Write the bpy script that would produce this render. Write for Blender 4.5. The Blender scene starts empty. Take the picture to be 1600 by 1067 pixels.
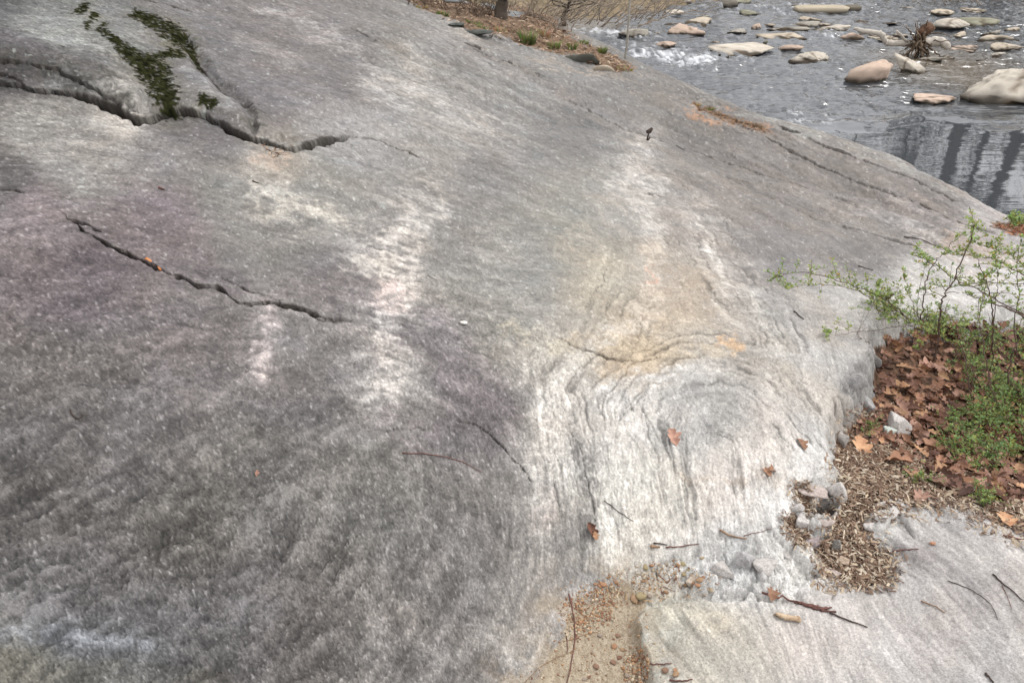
import bpy, bmesh, math, random
import numpy as np
from mathutils import Vector, Matrix

# ------------------------------------------------------------------ camera, sky, sun, exposure
scene = bpy.context.scene
COL = scene.collection
F = 1244.0                       # focal length in pixels of the 1600 px wide photograph
PITCH = math.radians(32.0)
CAMZ = 1.65
cam_data = bpy.data.cameras.new('camera')
cam = bpy.data.objects.new('camera', cam_data)
COL.objects.link(cam)
cam.location = (0, 0, CAMZ)
cam.rotation_euler = (math.pi / 2 - PITCH, 0, 0)
cam_data.sensor_width = 36.0
cam_data.lens = 36.0 * F / 1600.0
cam_data.clip_start = 0.05
cam_data.clip_end = 500.0
scene.camera = cam

SUN_EL, SUN_AZ = math.radians(55), math.radians(75)     # azimuth from +Y towards +X
world = bpy.data.worlds.new('World')
scene.world = world
world.use_nodes = True
wn = world.node_tree.nodes
wl = world.node_tree.links
wn.clear()
sky = wn.new('ShaderNodeTexSky')
sky.sky_type = 'NISHITA'
sky.sun_disc = False
sky.sun_elevation = SUN_EL
sky.sun_rotation = SUN_AZ
sky.dust_density = 4.0
hs = wn.new('ShaderNodeHueSaturation')
hs.inputs['Saturation'].default_value = 0.30
bg = wn.new('ShaderNodeBackground')
bg.inputs['Strength'].default_value = 0.15
wo = wn.new('ShaderNodeOutputWorld')
wl.new(sky.outputs[0], hs.inputs['Color'])
cloud_tc = wn.new('ShaderNodeTexCoord'); cloud_n = wn.new('ShaderNodeTexNoise')      # thin even overcast over the sky
cloud_n.inputs['Scale'].default_value = 2.2; cloud_n.inputs['Detail'].default_value = 5
cloud_r = wn.new('ShaderNodeMapRange'); cloud_r.inputs['To Min'].default_value = 6.4; cloud_r.inputs['To Max'].default_value = 9.0
cloud_c = wn.new('ShaderNodeVectorMath'); cloud_c.operation = 'SCALE'; cloud_c.inputs[0].default_value = (1.0, .99, 1.0)
cloud_m = wn.new('ShaderNodeMix'); cloud_m.data_type = 'RGBA'; cloud_m.inputs['Factor'].default_value = .75
wl.new(cloud_tc.outputs['Generated'], cloud_n.inputs['Vector']); wl.new(cloud_n.outputs[0], cloud_r.inputs[0]); wl.new(cloud_r.outputs[0], cloud_c.inputs['Scale'])
wl.new(hs.outputs[0], cloud_m.inputs['A']); wl.new(cloud_c.outputs[0], cloud_m.inputs['B'])
wl.new(cloud_m.outputs['Result'], bg.inputs['Color'])
wl.new(bg.outputs[0], wo.inputs['Surface'])
sun_d = bpy.data.lights.new('sun', 'SUN')
sun_d.energy = 1.1
sun_d.angle = math.radians(14)
sun_d.color = (1.0, 0.97, 0.93)
sun = bpy.data.objects.new('sun', sun_d)
sd = Vector((math.sin(SUN_AZ) * math.cos(SUN_EL), math.cos(SUN_AZ) * math.cos(SUN_EL), math.sin(SUN_EL)))
sun.rotation_euler = sd.to_track_quat('Z', 'Y').to_euler()
sun.location = (0, 0, 20)
COL.objects.link(sun)
scene.view_settings.view_transform = 'Standard'
scene.view_settings.look = 'None'
scene.view_settings.exposure = 0.5
scene.view_settings.gamma = 1.0
scene.view_settings.use_curve_mapping = False
scene.render.engine = 'CYCLES'
scene.cycles.max_bounces = 6

# ------------------------------------------------------------------ maths helpers
cp, sp = math.cos(PITCH), math.sin(PITCH)
def ray(u, v):
    a = (np.asarray(u, float) - 800) / F
    b = (533.5 - np.asarray(v, float)) / F
    return a, cp + b * sp, -sp + b * cp
def at_z(u, v, z):
    dx, dy, dz = ray(u, v)
    t = (z - CAMZ) / dz
    return dx * t, dy * t
def project(x, y, z):
    dz = z - CAMZ
    f = y * cp - dz * sp
    up = y * sp + dz * cp
    f = np.maximum(f, 0.05)
    return 800 + F * x / f, 533.5 - F * up / f

_r = np.random.RandomState(7)
_perm = _r.permutation(256)
_perm = np.concatenate([_perm, _perm, _perm])
_g = _r.rand(256) * 2 * np.pi
_gx, _gy = np.cos(_g), np.sin(_g)
_val = _r.rand(256)
def perlin(x, y, seed=0):
    x = x + seed * 17.31; y = y + seed * 9.73
    xi = np.floor(x).astype(np.int64); yi = np.floor(y).astype(np.int64)
    xf = x - xi; yf = y - yi
    xi &= 255; yi &= 255
    u = xf * xf * xf * (xf * (xf * 6 - 15) + 10)
    v = yf * yf * yf * (yf * (yf * 6 - 15) + 10)
    def gr(a, b, fx, fy):
        h = _perm[_perm[a] + b]
        return _gx[h] * fx + _gy[h] * fy
    n00 = gr(xi, yi, xf, yf); n10 = gr(xi + 1, yi, xf - 1, yf)
    n01 = gr(xi, yi + 1, xf, yf - 1); n11 = gr(xi + 1, yi + 1, xf - 1, yf - 1)
    a = n00 + u * (n10 - n00); b = n01 + u * (n11 - n01)
    return (a + v * (b - a)) * 1.5
def fbm(x, y, octs=4, seed=0, gain=0.5):
    s = 0; a = 1.0; t = 0
    for k in range(octs):
        s = s + a * perlin(x * 2 ** k, y * 2 ** k, seed + k * 3)
        t += a; a *= gain
    return s / t * 1.4
def cells(x, y, seed=0):
    """Worley noise: distance to the edge and a random value per cell."""
    x = x + seed * 5.3; y = y + seed * 3.1
    xi = np.floor(x).astype(np.int64); yi = np.floor(y).astype(np.int64)
    d1 = np.full(x.shape, 9.0); d2 = np.full(x.shape, 9.0); idv = np.zeros(x.shape); idw = np.zeros(x.shape)
    for ox in (-1, 0, 1):
        for oy in (-1, 0, 1):
            a = (xi + ox) & 255; b = (yi + oy) & 255
            h = _perm[_perm[a] + b]; h2 = _perm[h + 57]
            dx = xi + ox + _val[h] - x; dy = yi + oy + _val[h2] - y
            d = np.sqrt(dx * dx + dy * dy)
            m = d < d1
            d2 = np.where(m, d1, np.minimum(d2, d))
            idv = np.where(m, _val[_perm[h + 91]], idv); idw = np.where(m, _val[_perm[h + 13]], idw)
            d1 = np.where(m, d, d1)
    return d2 - d1, idv, idw
def sm(a, b, x):
    t = np.clip((x - a) / (b - a), 0, 1)
    return t * t * (3 - 2 * t)
def lin(c):
    c = np.asarray(c, float) / 255.0
    return np.where(c <= 0.04045, c / 12.92, ((c + 0.055) / 1.055) ** 2.4)

# ------------------------------------------------------------------ height of the rock
ctrl = [
 (1600,1067,0),(1300,1067,0),(1050,1060,0),(1300,960,.015),(1550,900,.03),(1450,820,.02),(1600,800,0),(1100,960,.01),
 (930,1050,-.02),(960,960,-.01),(880,1067,0),(1050,890,.02),(1200,880,.015),(1280,860,-.01),
 (1230,760,.08),(1280,650,.1),(1330,560,.05),(1100,760,.12),(950,820,.1),(850,950,.06),(780,1067,.06),
 (1000,650,.17),(850,700,.17),(700,850,.17),(600,1067,.17),(400,1067,.28),(200,1067,.36),(0,1067,.42),
 (0,850,.5),(0,650,.58),(0,450,.64),(0,250,.68),(300,850,.38),(300,650,.45),(300,450,.5),(550,700,.32),
 (550,500,.36),(800,500,.24),(1000,450,.12),(1200,450,0),(1350,450,-.1),(1500,450,-.2),(1600,430,-.28),
 (1400,320,-.42),(1200,330,-.2),(1000,250,-.05),(800,200,.12),(800,330,.2),(1000,350,.03),(600,300,.4),
 (600,150,.42),(700,80,.3),(600,50,.42),(500,0,.5),(900,130,0),(1000,160,-.13),(1100,220,-.25),
 (400,100,.6),(430,235,.53),(250,180,.62),(0,150,.72),(200,60,.76),(300,0,.72),(0,0,.9),(0,80,.82),
 (1400,650,-.02),(1550,560,-.15),(1550,700,-.05),(1400,760,0),(400,-60,.8),(200,-60,.95),(0,-60,1.02),
 (780,60,.1),(860,85,-.04)]
ridge = [(640,-5,.3),(760,8,.1),(850,25,-.05),(900,50,-.2),(950,76,-.3),(1000,97,-.35),(1060,128,-.38),(1150,165,-.42),
 (1225,190,-.45),(1300,212,-.48),(1360,232,-.49),(1420,259,-.5),(1460,279,-.51),(1500,300,-.52),(1550,327,-.53),(1600,352,-.54)]
pts = []
for u, v, z in ctrl + ridge:
    x, y = at_z(u, v, z); pts.append((x, y, z))
for k, (u, v, z) in enumerate(ridge):
    x, y = at_z(u, v, z); n = math.hypot(x, y); s = (CAMZ - z) / n
    flat = 1.0 if k > 3 else 0.2
    for d, e in ((1.0, .25), (3.0, 1.3)):
        pts.append((x * (1 + d / n), y * (1 + d / n), z - s * d - e * flat))
pts += [(-3,1,.9),(-4,3,1.15),(-5,6,1.2),(-3,10,.9),(-6,12,.5),(0,-1.2,.3),(2,-1,0),(-2,-1,.6),(3,1,0),(3.5,2.5,-.2),(4.2,4,-.6),(6,4,-1.6),
        (8,3,-2.4),(6,-1,-.1),(-6,0,1.1)]
pts = np.array(pts, float)
def _phi(r2):
    return 0.5 * r2 * np.log(r2 + 1e-9)
_n = len(pts)
_d2 = ((pts[:, None, :2] - pts[None, :, :2]) ** 2).sum(-1)
_K = _phi(_d2) + np.eye(_n) * 0.02
_P = np.c_[np.ones(_n), pts[:, :2]]
_A = np.block([[_K, _P], [_P.T, np.zeros((3, 3))]])
_w = np.linalg.solve(_A, np.r_[pts[:, 2], 0, 0, 0])
def tps(x, y):
    z = _w[_n] + _w[_n + 1] * x + _w[_n + 2] * y
    for k in range(_n):
        z = z + _w[k] * _phi((x - pts[k, 0]) ** 2 + (y - pts[k, 1]) ** 2)
    return z

WATER = -2.6
OX, OY = 0.0, -0.5
th_deg = np.concatenate([np.linspace(-80, -37.2, 40), np.linspace(-37, 37, 940), np.linspace(37.15, 47, 66), np.linspace(48, 80, 20)])
TH = np.radians(th_deg)
RR = np.concatenate([np.linspace(.25, 1.40, 26), np.exp(np.linspace(math.log(1.42), math.log(12.5), 900)), np.linspace(12.6, 22, 14)])
NI, NJ = len(TH), len(RR)
tg, rg = np.meshgrid(TH, RR, indexing='ij')
X = OX + rg * np.sin(tg); Y = OY + rg * np.cos(tg)
Z0 = tps(X.ravel(), Y.ravel()).reshape(X.shape)
Z0 = np.clip(Z0, WATER - 0.9, 1.6)
U, V = project(X, Y, Z0)
wx = fbm(X * 3.1, Y * 3.1, 3, 1); wy = fbm(X * 3.1, Y * 3.1, 3, 5)
wx2 = fbm(X * 17, Y * 17, 3, 11); wy2 = fbm(X * 17, Y * 17, 3, 15)
UW = U + wx * 14 + wx2 * 7; VW = V + wy * 9 + wy2 * 5      # picture coordinates wobbled by noise: uneven outlines
US = U + wx2 * 3.0; VS = V + wy2 * 2.2

def seg_dist(u, v, P, W=None):
    """distance to a polyline, side (negative: above it), width at the nearest point"""
    best = np.full(u.shape, 1e9); side = np.zeros(u.shape); wid = np.ones(u.shape); along = np.zeros(u.shape)
    n = len(P)
    for k in range(n - 1):
        ax, ay = P[k]; bx, by = P[k + 1]
        dx, dy = bx - ax, by - ay
        t = np.clip(((u - ax) * dx + (v - ay) * dy) / (dx * dx + dy * dy), 0, 1)
        qx = u - (ax + t * dx); qy = v - (ay + t * dy)
        d = np.hypot(qx, qy)
        m = d < best
        best = np.where(m, d, best)
        side = np.where(m, np.sign(dx * qy - dy * qx), side)
        along = np.where(m, (k + t) / (n - 1), along)
        if W is not None:
            wid = np.where(m, W[k] + t * (W[k + 1] - W[k]), wid)
    return best, side, wid, along
def local(P, pad):
    P = np.array(P, float)
    m = (U > P[:, 0].min() - pad) & (U < P[:, 0].max() + pad) & (V > P[:, 1].min() - pad) & (V < P[:, 1].max() + pad)
    m &= (Y > 0.3)
    return m
def stroke(P, W, soft=1.0, warp=1.0):
    """0..1 mask of a soft stroke along a polyline (photo pixels) with half widths W"""
    out = np.zeros(U.shape)
    m = local(P, max(W) * 3 + 30)
    if not m.any(): return out
    u = U[m] + warp * (wx[m] * 14 + wx2[m] * 8); v = V[m] + warp * (wy[m] * 10 + wy2[m] * 6)
    d, s, w, a = seg_dist(u, v, P, W)
    q = d / np.maximum(w, .5)
    out[m] = 1 - sm(1 - 0.6 * soft, 1 + 0.9 * soft, q)
    return out
def poly_sd(u, v, P):
    """signed distance to a closed polygon, positive inside"""
    n = len(P); inside = np.zeros(u.shape, bool)
    for k in range(n):
        x0, y0 = P[k]; x1, y1 = P[(k + 1) % n]
        if y0 == y1: continue
        c = ((y0 > v) != (y1 > v)) & (u < (x1 - x0) * (v - y0) / (y1 - y0) + x0)
        inside ^= c
    d = seg_dist(u, v, list(P) + [P[0]])[0]
    return np.where(inside, d, -d)
def polymask(P, soft, amp=1.0):
    out = np.full(U.shape, -1e3)
    m = local(P, 120)
    u = U[m] + amp * (wx[m] * 10 + wx2[m] * 8); v = V[m] + amp * (wy[m] * 6 + wy2[m] * 5)
    out[m] = poly_sd(u, v, P)
    return sm(-soft, soft, out), out
def blend_grid(samples, power=3.0, step=10):
    """smooth interpolation of (u, v, values...) samples over the picture, then looked up per vertex"""
    s = np.array(samples, float)
    gu = np.arange(-300, 1901, step); gv = np.arange(-300, 1401, step)
    GU, GV = np.meshgrid(gu, gv, indexing='ij')
    d2 = (GU[..., None] - s[:, 0]) ** 2 + ((GV[..., None] - s[:, 1]) * 1.15) ** 2
    w = 1.0 / (d2 + 400.0) ** (power / 2 + .3)
    w /= w.sum(-1, keepdims=True)
    G = w @ s[:, 2:]
    a = np.clip((UW + 300) / step, 0, len(gu) - 1.001); b = np.clip((VW + 300) / step, 0, len(gv) - 1.001)
    ia = a.astype(int); ib = b.astype(int); fa = (a - ia)[..., None]; fb = (b - ib)[..., None]
    return (G[ia, ib] * (1 - fa) + G[ia + 1, ib] * fa) * (1 - fb) + (G[ia, ib + 1] * (1 - fa) + G[ia + 1, ib + 1] * fa) * fb

# direction of the foliation in the picture (degrees, positive = falling to the right)
dirs = [(50,50,25),(200,100,30),(100,220,5),(300,260,20),(100,350,-10),(50,450,-30),(300,420,20),(150,600,-28),(100,800,-32),
 (300,700,-30),(300,900,-32),(100,1000,-28),(500,980,-50),(550,800,-60),(500,600,-25),(480,450,10),(600,350,20),(650,200,28),(600,80,32),(450,80,25),
 (800,100,32),(800,250,20),(700,450,15),(850,420,5),(700,600,30),(760,700,60),(700,900,-70),(850,800,88),(880,680,82),(930,560,-55),(950,640,-70),
 (1000,590,-30),(1060,575,-8),(1150,590,10),(1200,620,50),(1230,680,80),(1150,700,86),(1070,690,75),(1030,640,60),(1000,720,-80),(1020,800,80),
 (1100,800,86),(1200,780,88),(950,460,-75),(1050,480,80),(1020,540,12),(1120,520,25),(1160,440,60),(1120,370,60),(1250,600,85),(1300,520,75),(1280,440,30),
 (1000,300,45),(950,200,28),(1150,300,30),(1300,350,28),(1100,200,28),(1000,120,28),(1250,240,28),(1400,300,28),(1500,350,25),(1450,420,30),
 (1300,1000,70),(1100,1000,55),(1450,980,50),(1550,900,45),(1450,850,30),(1250,880,60),(1100,880,-20),(850,980,-60),(1590,1050,50)]
ds = [(u, v, math.cos(2 * math.radians(a)), math.sin(2 * math.radians(a))) for u, v, a in dirs]
D = blend_grid(ds, 3.5)
ANG = 0.5 * np.arctan2(D[..., 1], D[..., 0])
dU = np.cos(ANG); dV = np.sin(ANG)
Ui = np.gradient(U, axis=0); Uj = np.gradient(U, axis=1); Vi = np.gradient(V, axis=0); Vj = np.gradient(V, axis=1)
det = Ui * Vj - Uj * Vi
det = np.where(np.abs(det) < 0.05, np.where(det < 0, -0.05, 0.05), det)
di = (Vj * dU - Uj * dV) / det; dj = (-Vi * dU + Ui * dV) / det
nrm = np.hypot(di, dj) + 1e-6
di /= nrm; dj /= nrm
ii, jj = np.meshgrid(np.arange(NI), np.arange(NJ), indexing='ij')
def lic(noise, steps):
    acc = noise.copy(); w = 1.0
    for sgn in (1, -1):
        a = ii.astype(np.float32); b = jj.astype(np.float32)
        ai = ii; bi = jj
        for k in range(steps):
            a = a + sgn * di[ai, bi]; b = b + sgn * dj[ai, bi]
            ai = np.clip(np.rint(a), 0, NI - 1).astype(np.int32); bi = np.clip(np.rint(b), 0, NJ - 1).astype(np.int32)
            acc = acc + noise[ai, bi]
    acc -= acc.mean()
    return acc / acc.std()
def boxblur(a, ki, kj):
    for ax, k in ((0, ki), (1, kj)):
        if k == 0: continue
        c = np.cumsum(np.concatenate([np.repeat(np.take(a, [0], ax), k, ax), a, np.repeat(np.take(a, [-1], ax), k, ax)], ax), ax)
        n = a.shape[ax]
        hi = np.take(c, np.arange(2 * k, 2 * k + n), ax); lo = np.take(c, np.arange(0, n), ax)
        a = (hi - lo) / (2 * k)
    return a
di = di.astype(np.float32); dj = dj.astype(np.float32)
rn = np.random.RandomState(3)
white = rn.randn(NI, NJ).astype(np.float32)
L1 = lic(white, 2)
b3 = boxblur(rn.randn(NI, NJ).astype(np.float32), 4, 2); b3 /= b3.std()
L2 = lic(b3, 9)
b8 = boxblur(rn.randn(NI, NJ).astype(np.float32), 9, 5); b8 /= b8.std()
L3 = lic(b8, 18)
grain = rn.randn(NI, NJ).astype(np.float32)
g2 = boxblur(rn.randn(NI, NJ).astype(np.float32), 1, 1); g2 /= g2.std()
g4 = boxblur(rn.randn(NI, NJ).astype(np.float32), 3, 2); g4 /= g4.std()
L4 = lic(g2, 12)
# ------------------------------------------------------------------ relief of the rock
Z = Z0.copy()
vis = sm(14, 6, rg)                        # relief fades out far away
Z += 0.030 * fbm(X * .9, Y * .9, 3, 21) * vis
Z += 0.010 * fbm(X * 3.3, Y * 3.3, 3, 31)
rough_s = [(0,0,.6),(200,100,.5),(100,300,.7),(50,600,1.5),(200,900,1.9),(500,900,1.6),(700,950,1.0),(600,700,.8),(400,600,.8),(700,300,.45),(600,100,.4),
 (900,200,.4),(1100,250,.35),(1400,320,.35),(1000,450,.45),(900,700,.8),(1050,700,.8),(1200,600,.35),(1200,750,.7),(1300,600,.5),(1150,880,1.5),(1300,850,1.5),
 (1400,820,1.1),(1300,1000,.3),(1550,950,.3),(850,900,.7),(800,600,.6),(500,400,.5),(1100,1000,.4)]
ROU = blend_grid(rough_s, 3.0)[..., 0]
Z += ROU * (0.0008 * L1 + 0.0011 * L2 + 0.0012 * L3 + .0006 * g2)
warpx = X + .03 * wx; warpy = Y + .03 * wy
Z += ROU * 0.0045 * fbm(warpx * 14, warpy * 14, 4, 41, .6)
# scaly chips on the dark slab
th0 = math.radians(35)
rx = X * math.cos(th0) + Y * math.sin(th0); ry = -X * math.sin(th0) + Y * math.cos(th0)
e1, i1, j1 = cells((rx + .02 * wx2) * 13, (ry + .02 * wy2) * 30, 2)
low_left = sm(1000, 700, UW) * sm(520, 800, VW)
Z += low_left * 0.0035 * (i1 - .5) * sm(0, .10, e1)
e2, i2, j2 = cells((rx + .01 * wx2) * 34, (ry + .01 * wy2) * 62, 3)
Z += (.25 + .75 * low_left) * ROU * 0.0016 * (i2 - .5) * sm(0, .12, e2)
# strata grooves that run down along the ridge (upper right)
wband = sm(300, 120, V - 0.36 * U + 300) * sm(450, 650, U) * sm(1700, 1500, U) * (V < 430)
sc = (VW - (0.42 * UW)) / 13.0
strat = perlin(sc * .8, UW / 160.0, 51) + .6 * perlin(sc * 2.0, UW / 90.0, 55)
Z += 0.020 * strat * wband * sm(0, 3, rg)

cracks = [
 ([(-60,130),(0,138),(45,143),(60,150),(85,152),(120,155),(150,160),(190,172),(215,185),(240,184),(280,178),(310,180),(335,188),(350,196),(375,208),(400,218),(425,222),(450,232),(465,232),(490,222),(520,212),(548,208)],
  [1.5,1.5,2,1.5,1.5,2,4.5,7,5,1.2,1.6,1.6,2.5,4,4.5,4,3,1.6,2.2,4.5,4,1.2], .10, .085, 60),
 ([(548,208),(590,214),(620,228),(640,236),(660,247)],[.8,.8,.6,1,.5], .02, .01, 20),
 ([(-40,104),(0,108),(50,118),(100,128),(140,146),(200,170)],[3,3,2.5,2.5,2,1], .02, .02, 25),
 ([(-40,122),(0,126),(30,130),(45,140)],[2,2,2,1], .03, .02, 15),
 ([(95,338),(115,350),(130,362),(160,380),(200,397),(240,416),(265,431),(280,436),(310,450),(345,453),(360,462),(375,476),(395,482),(420,481),(450,487),(480,494),(510,503),(548,506)],
  [.8,1.5,2.5,2.5,3,3,2.5,3.5,2.5,3,2,2,1.5,3,3,4,4,1.5], .05, .016, 40),
 ([(112,348),(135,354),(162,366)],[2,4,1], .035, .012, 15),
 ([(345,437),(372,452),(392,464),(420,470),(450,486)],[.5,1.2,1.5,1,1], .02, .004, 15),
 ([(470,490),(500,506),(535,510)],[1,1.5,1], .02, -.003, 10),
 ([(715,657),(740,662),(765,675),(785,695),(800,712),(815,725),(832,748)],[.7,1.3,1.5,1.2,1.5,1.3,.6], .025, .004, 25),
 ([(868,530),(900,543),(930,550),(960,561),(1000,566),(1035,562)],[.6,1,1.6,1.3,.8,.5], .02, .003, 25),
 ([(598,670),(622,664),(650,663),(680,672)],[.6,1,1,.5], .012, .003, 18),
 ([(577,385),(592,393),(607,396)],[.5,.8,.4], .01, .001, 8),
 ([(205,-5),(240,3),(270,9),(300,18)],[1,1.5,2,1], .02, .012, 30),
 ([(300,72),(322,105),(345,135),(378,158),(405,165)],[2,3,3,2,1], .02, -.010, 22),
 ([(-20,300),(0,303),(22,305),(40,309)],[1.5,1.5,1.5,.8], .02, .006, 15),
 ([(550,45),(575,58),(605,70)],[1,2,1], .02, .010, 25),
 ([(890,668),(905,690),(915,730),(925,780),(935,830)],[.6,1,1.2,1.5,.6], .012, -.004, 18),
 ([(1004,300),(1022,301),(1037,304)],[.8,1.8,.8], .02, .008, 14),
 ([(130,265),(150,268),(178,272)],[.6,1,.6], .012, .003, 10),
 ([(980,620),(990,640),(993,662)],[1,2,.8], .006, 0, 10),
 ([(1010,612),(1006,640),(1020,662),(1040,700)],[1,1.2,1,.6], .005, .002, 12),
 ([(895,640),(885,610),(905,575),(945,545)],[.8,1,1,.5], .006, .002, 12),
 ([(1240,820),(1262,855),(1290,880),(1325,900)],[1,2,2,1], .02, .01, 15),
 ([(700,60),(760,85),(850,120)],[1,1.5,1], .02, .014, 20),
 ([(880,150),(960,190),(1050,225)],[.7,1.2,.8], .015, .012, 20),
 ([(1090,170),(1130,180),(1170,195),(1200,206)],[2,4,3,1.5], .04, .02, 18),
 ([(1200,190),(1240,205),(1250,207)],[1,2.5,1], .03, .02, 14),
 ([(1060,225),(1200,275),(1330,310)],[.6,1,.6], .015, .01, 20),
 ([(1150,195),(1300,262),(1430,318),(1560,370)],[.8,1.2,1.2,.8], .02, .014, 20),
 ([(1230,200),(1360,255),(1500,318)],[.8,1.5,.8], .02, .014, 16),
 ([(1180,300),(1280,345),(1400,372),(1450,385)],[.5,.9,1.2,.6], .012, .006, 18),
]
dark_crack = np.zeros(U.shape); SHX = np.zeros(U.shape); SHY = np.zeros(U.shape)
for P, W, dep, step, fall in cracks:
    m = local(P, fall * 2.5)
    u = US[m] + wx[m] * 2; v = VS[m] + wy[m] * 1.5
    d, s, w, al = seg_dist(u, v, P, W)
    w = np.maximum(w * (0.5 + .7 * np.abs(wx2[m] + .5 * wx[m])) * np.clip(.85 + 1.1 * perlin(al * len(P) * 1.3, al * 0 + step * 99 + dep * 31, 5), .3, 1.4), .35)
    prof = np.where(s < 0, np.exp(-(d / (w * .55)) ** 4), np.exp(-(d / (w * 1.15)) ** 2))
    ends = sm(0, .06, al) * sm(1, .94, al)
    Z[m] -= .9 * dep * prof * (.35 + .65 * ends)
    up = np.where(s < 0, 1.0, -0.25) * np.exp(-(d / fall) ** 1.3)
    Z[m] += .22 * step * up * ends * sm(0, 1.2, d / w)
    if dep >= .02:                      # the upper side hangs over the gap as a lip
        lipa = np.clip(step * .6, 0, .03) * np.where(s < 0, 1, 0) * sm(w * .3, w * .8, d) * np.exp(-(d / (6 + fall * .35)) ** 2) * ends * (.6 + .8 * np.abs(wx2[m]))
        px = P[-1][0] - P[0][0]; py = P[-1][1] - P[0][1]; a_ = math.atan2(py, px)
        SHX[m] += -lipa * math.sin(a_) * .8; SHY[m] -= lipa * (math.cos(a_) * 1.0 + .3)
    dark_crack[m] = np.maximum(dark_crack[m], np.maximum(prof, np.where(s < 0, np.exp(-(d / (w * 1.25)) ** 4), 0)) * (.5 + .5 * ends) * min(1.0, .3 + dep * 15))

# the upper slab swells towards its lip; a trough runs down between its two lobes
Z += .045 * stroke([(-40,70),(60,92),(140,120),(220,160)], [26,26,22,10], 1.0, .6) + .030 * stroke([(245,165),(330,165),(395,195),(440,215)], [10,14,12,6], 1.0, .5)
Z -= .035 * stroke([(290,60),(322,105),(350,138),(385,165),(402,205)], [6,9,9,8,5], 1.0, .5)
# ledge at lower right stands proud of the gravel and the crag
P = [(1025,1150),(1008,1040),(990,1000),(984,965),(1000,947),(1050,938),(1110,938),(1190,936),(1260,948),(1330,955)]
m = local(P, 260)
d, s, w, al = seg_dist(US[m] + wx[m] * 5, VS[m] + wy[m] * 4, P)
inside = s > 0
inside = np.where(VS[m] > 1000, US[m] > 1000, inside)
Z[m] += np.where(inside, 1, 0) * .030 * sm(0, 13, d) * sm(1.0, .75, al) * sm(240, 60, d)

def tuple_poly(s): return s
basin = [(1376,522),(1400,508),(1450,503),(1520,508),(1600,500),(1720,488),(1850,500),(1950,560),(1990,660),(1940,770),(1840,830),(1740,850),(1640,835),(1600,828),(1560,812),(1540,795),(1500,785),(1450,780),(1410,786),(1372,793),
 (1345,815),(1350,840),(1372,860),(1388,880),(1382,902),(1350,915),(1315,905),(1290,888),(1277,868),(1287,850),(1305,832),(1309,810),(1314,788),
 (1320,762),(1313,722),(1306,692),(1322,655),(1345,640),(1365,612),(1372,580),(1374,550)]
pocket1 = [(1224,812),(1242,806),(1256,822),(1266,842),(1262,858),(1245,850),(1232,836)]
pocket2 = [(1244,762),(1256,758),(1264,778),(1276,800),(1262,796),(1248,780)]
gravel = [(883,948),(920,930),(950,906),(975,902),(1012,930),(998,948),(988,975),(1003,1012),(1018,1067),(1030,1150),(770,1150),(822,1062),(850,1032),(880,1002)]
bank = [(560,-80),(628,-4),(650,12),(690,28),(722,42),(738,52),(768,58),(800,66),(830,78),(866,82),(900,92),(935,102),(972,112),(992,107),(962,90),(938,76),(908,64),
 (885,52),(872,40),(900,20),(1000,-90)]
debris = [(1085,166),(1110,166),(1150,182),(1200,205),(1190,209),(1140,192),(1100,180)]
debris2 = [(1545,352),(1600,352),(1700,380),(1700,420),(1620,378),(1570,366)]
M_b, sd_b = polymask(basin, 3)
M_p1 = polymask(pocket1, 3)[0]; M_p2 = polymask(pocket2, 3)[0]
M_g, sd_g = polymask(gravel, 5, 2.0)
M_k, sd_k = polymask(bank, 4)
M_d = np.maximum(polymask(debris, 3)[0], polymask(debris2, 4)[0])
# the basin lies deeper than the slab on its left and back, and level with the ledge in front
back = sm(780, 640, V)
Z -= (0.10 * back + .012) * sm(-26, 12, sd_b) * sm(2200, 1950, U)
Z += M_b * (.006 * fbm(X * 9, Y * 9, 3, 61))
Z -= .012 * np.maximum(M_p1, M_p2)
Z -= .008 * sm(-10, 8, sd_g)
Z += M_g * (.0018 * fbm(X * 30, Y * 30, 3, 62) )
Z += M_k * (.03 * fbm(X * 3, Y * 3, 4, 63) )
# broken crag between slab, ledge and basin
crag = [(1035,862),(1090,842),(1180,838),(1225,800),(1240,760),(1262,745),(1322,742),(1330,790),(1312,850),(1292,900),(1310,932),(1240,940),(1140,936),(1050,925),(1020,890)]
M_c = polymask(crag, 14)[0] * (1 - M_b)
lump = polymask([(1345,800),(1380,780),(1432,788),(1450,815),(1430,850),(1390,860),(1360,840)], 12)[0] * (1 - M_b)
face = polymask([(1300,700),(1300,640),(1325,590),(1350,545),(1378,520),(1385,560),(1378,620),(1345,650),(1325,690),(1318,740),(1325,790),(1300,800)], 8)[0] * (1 - M_b)
ca, cb, cc = cells((X + .02 * wx) * 13, (Y + .02 * wy) * 13, 4)
cd, ce, cf = cells((X + .01 * wx2) * 34, (Y + .01 * wy2) * 34, 6)
blk = (cb - .5) * sm(0, .18, ca) * .052 - .018 * sm(.12, 0, ca) + (ce - .5) * .018 * sm(0, .2, cd)
Z += (M_c * .8 + lump * .5 + face * .9) * blk
# hole under the broken block
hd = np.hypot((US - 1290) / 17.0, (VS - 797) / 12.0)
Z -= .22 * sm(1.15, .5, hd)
hole = sm(1.3, .8, hd)
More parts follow.
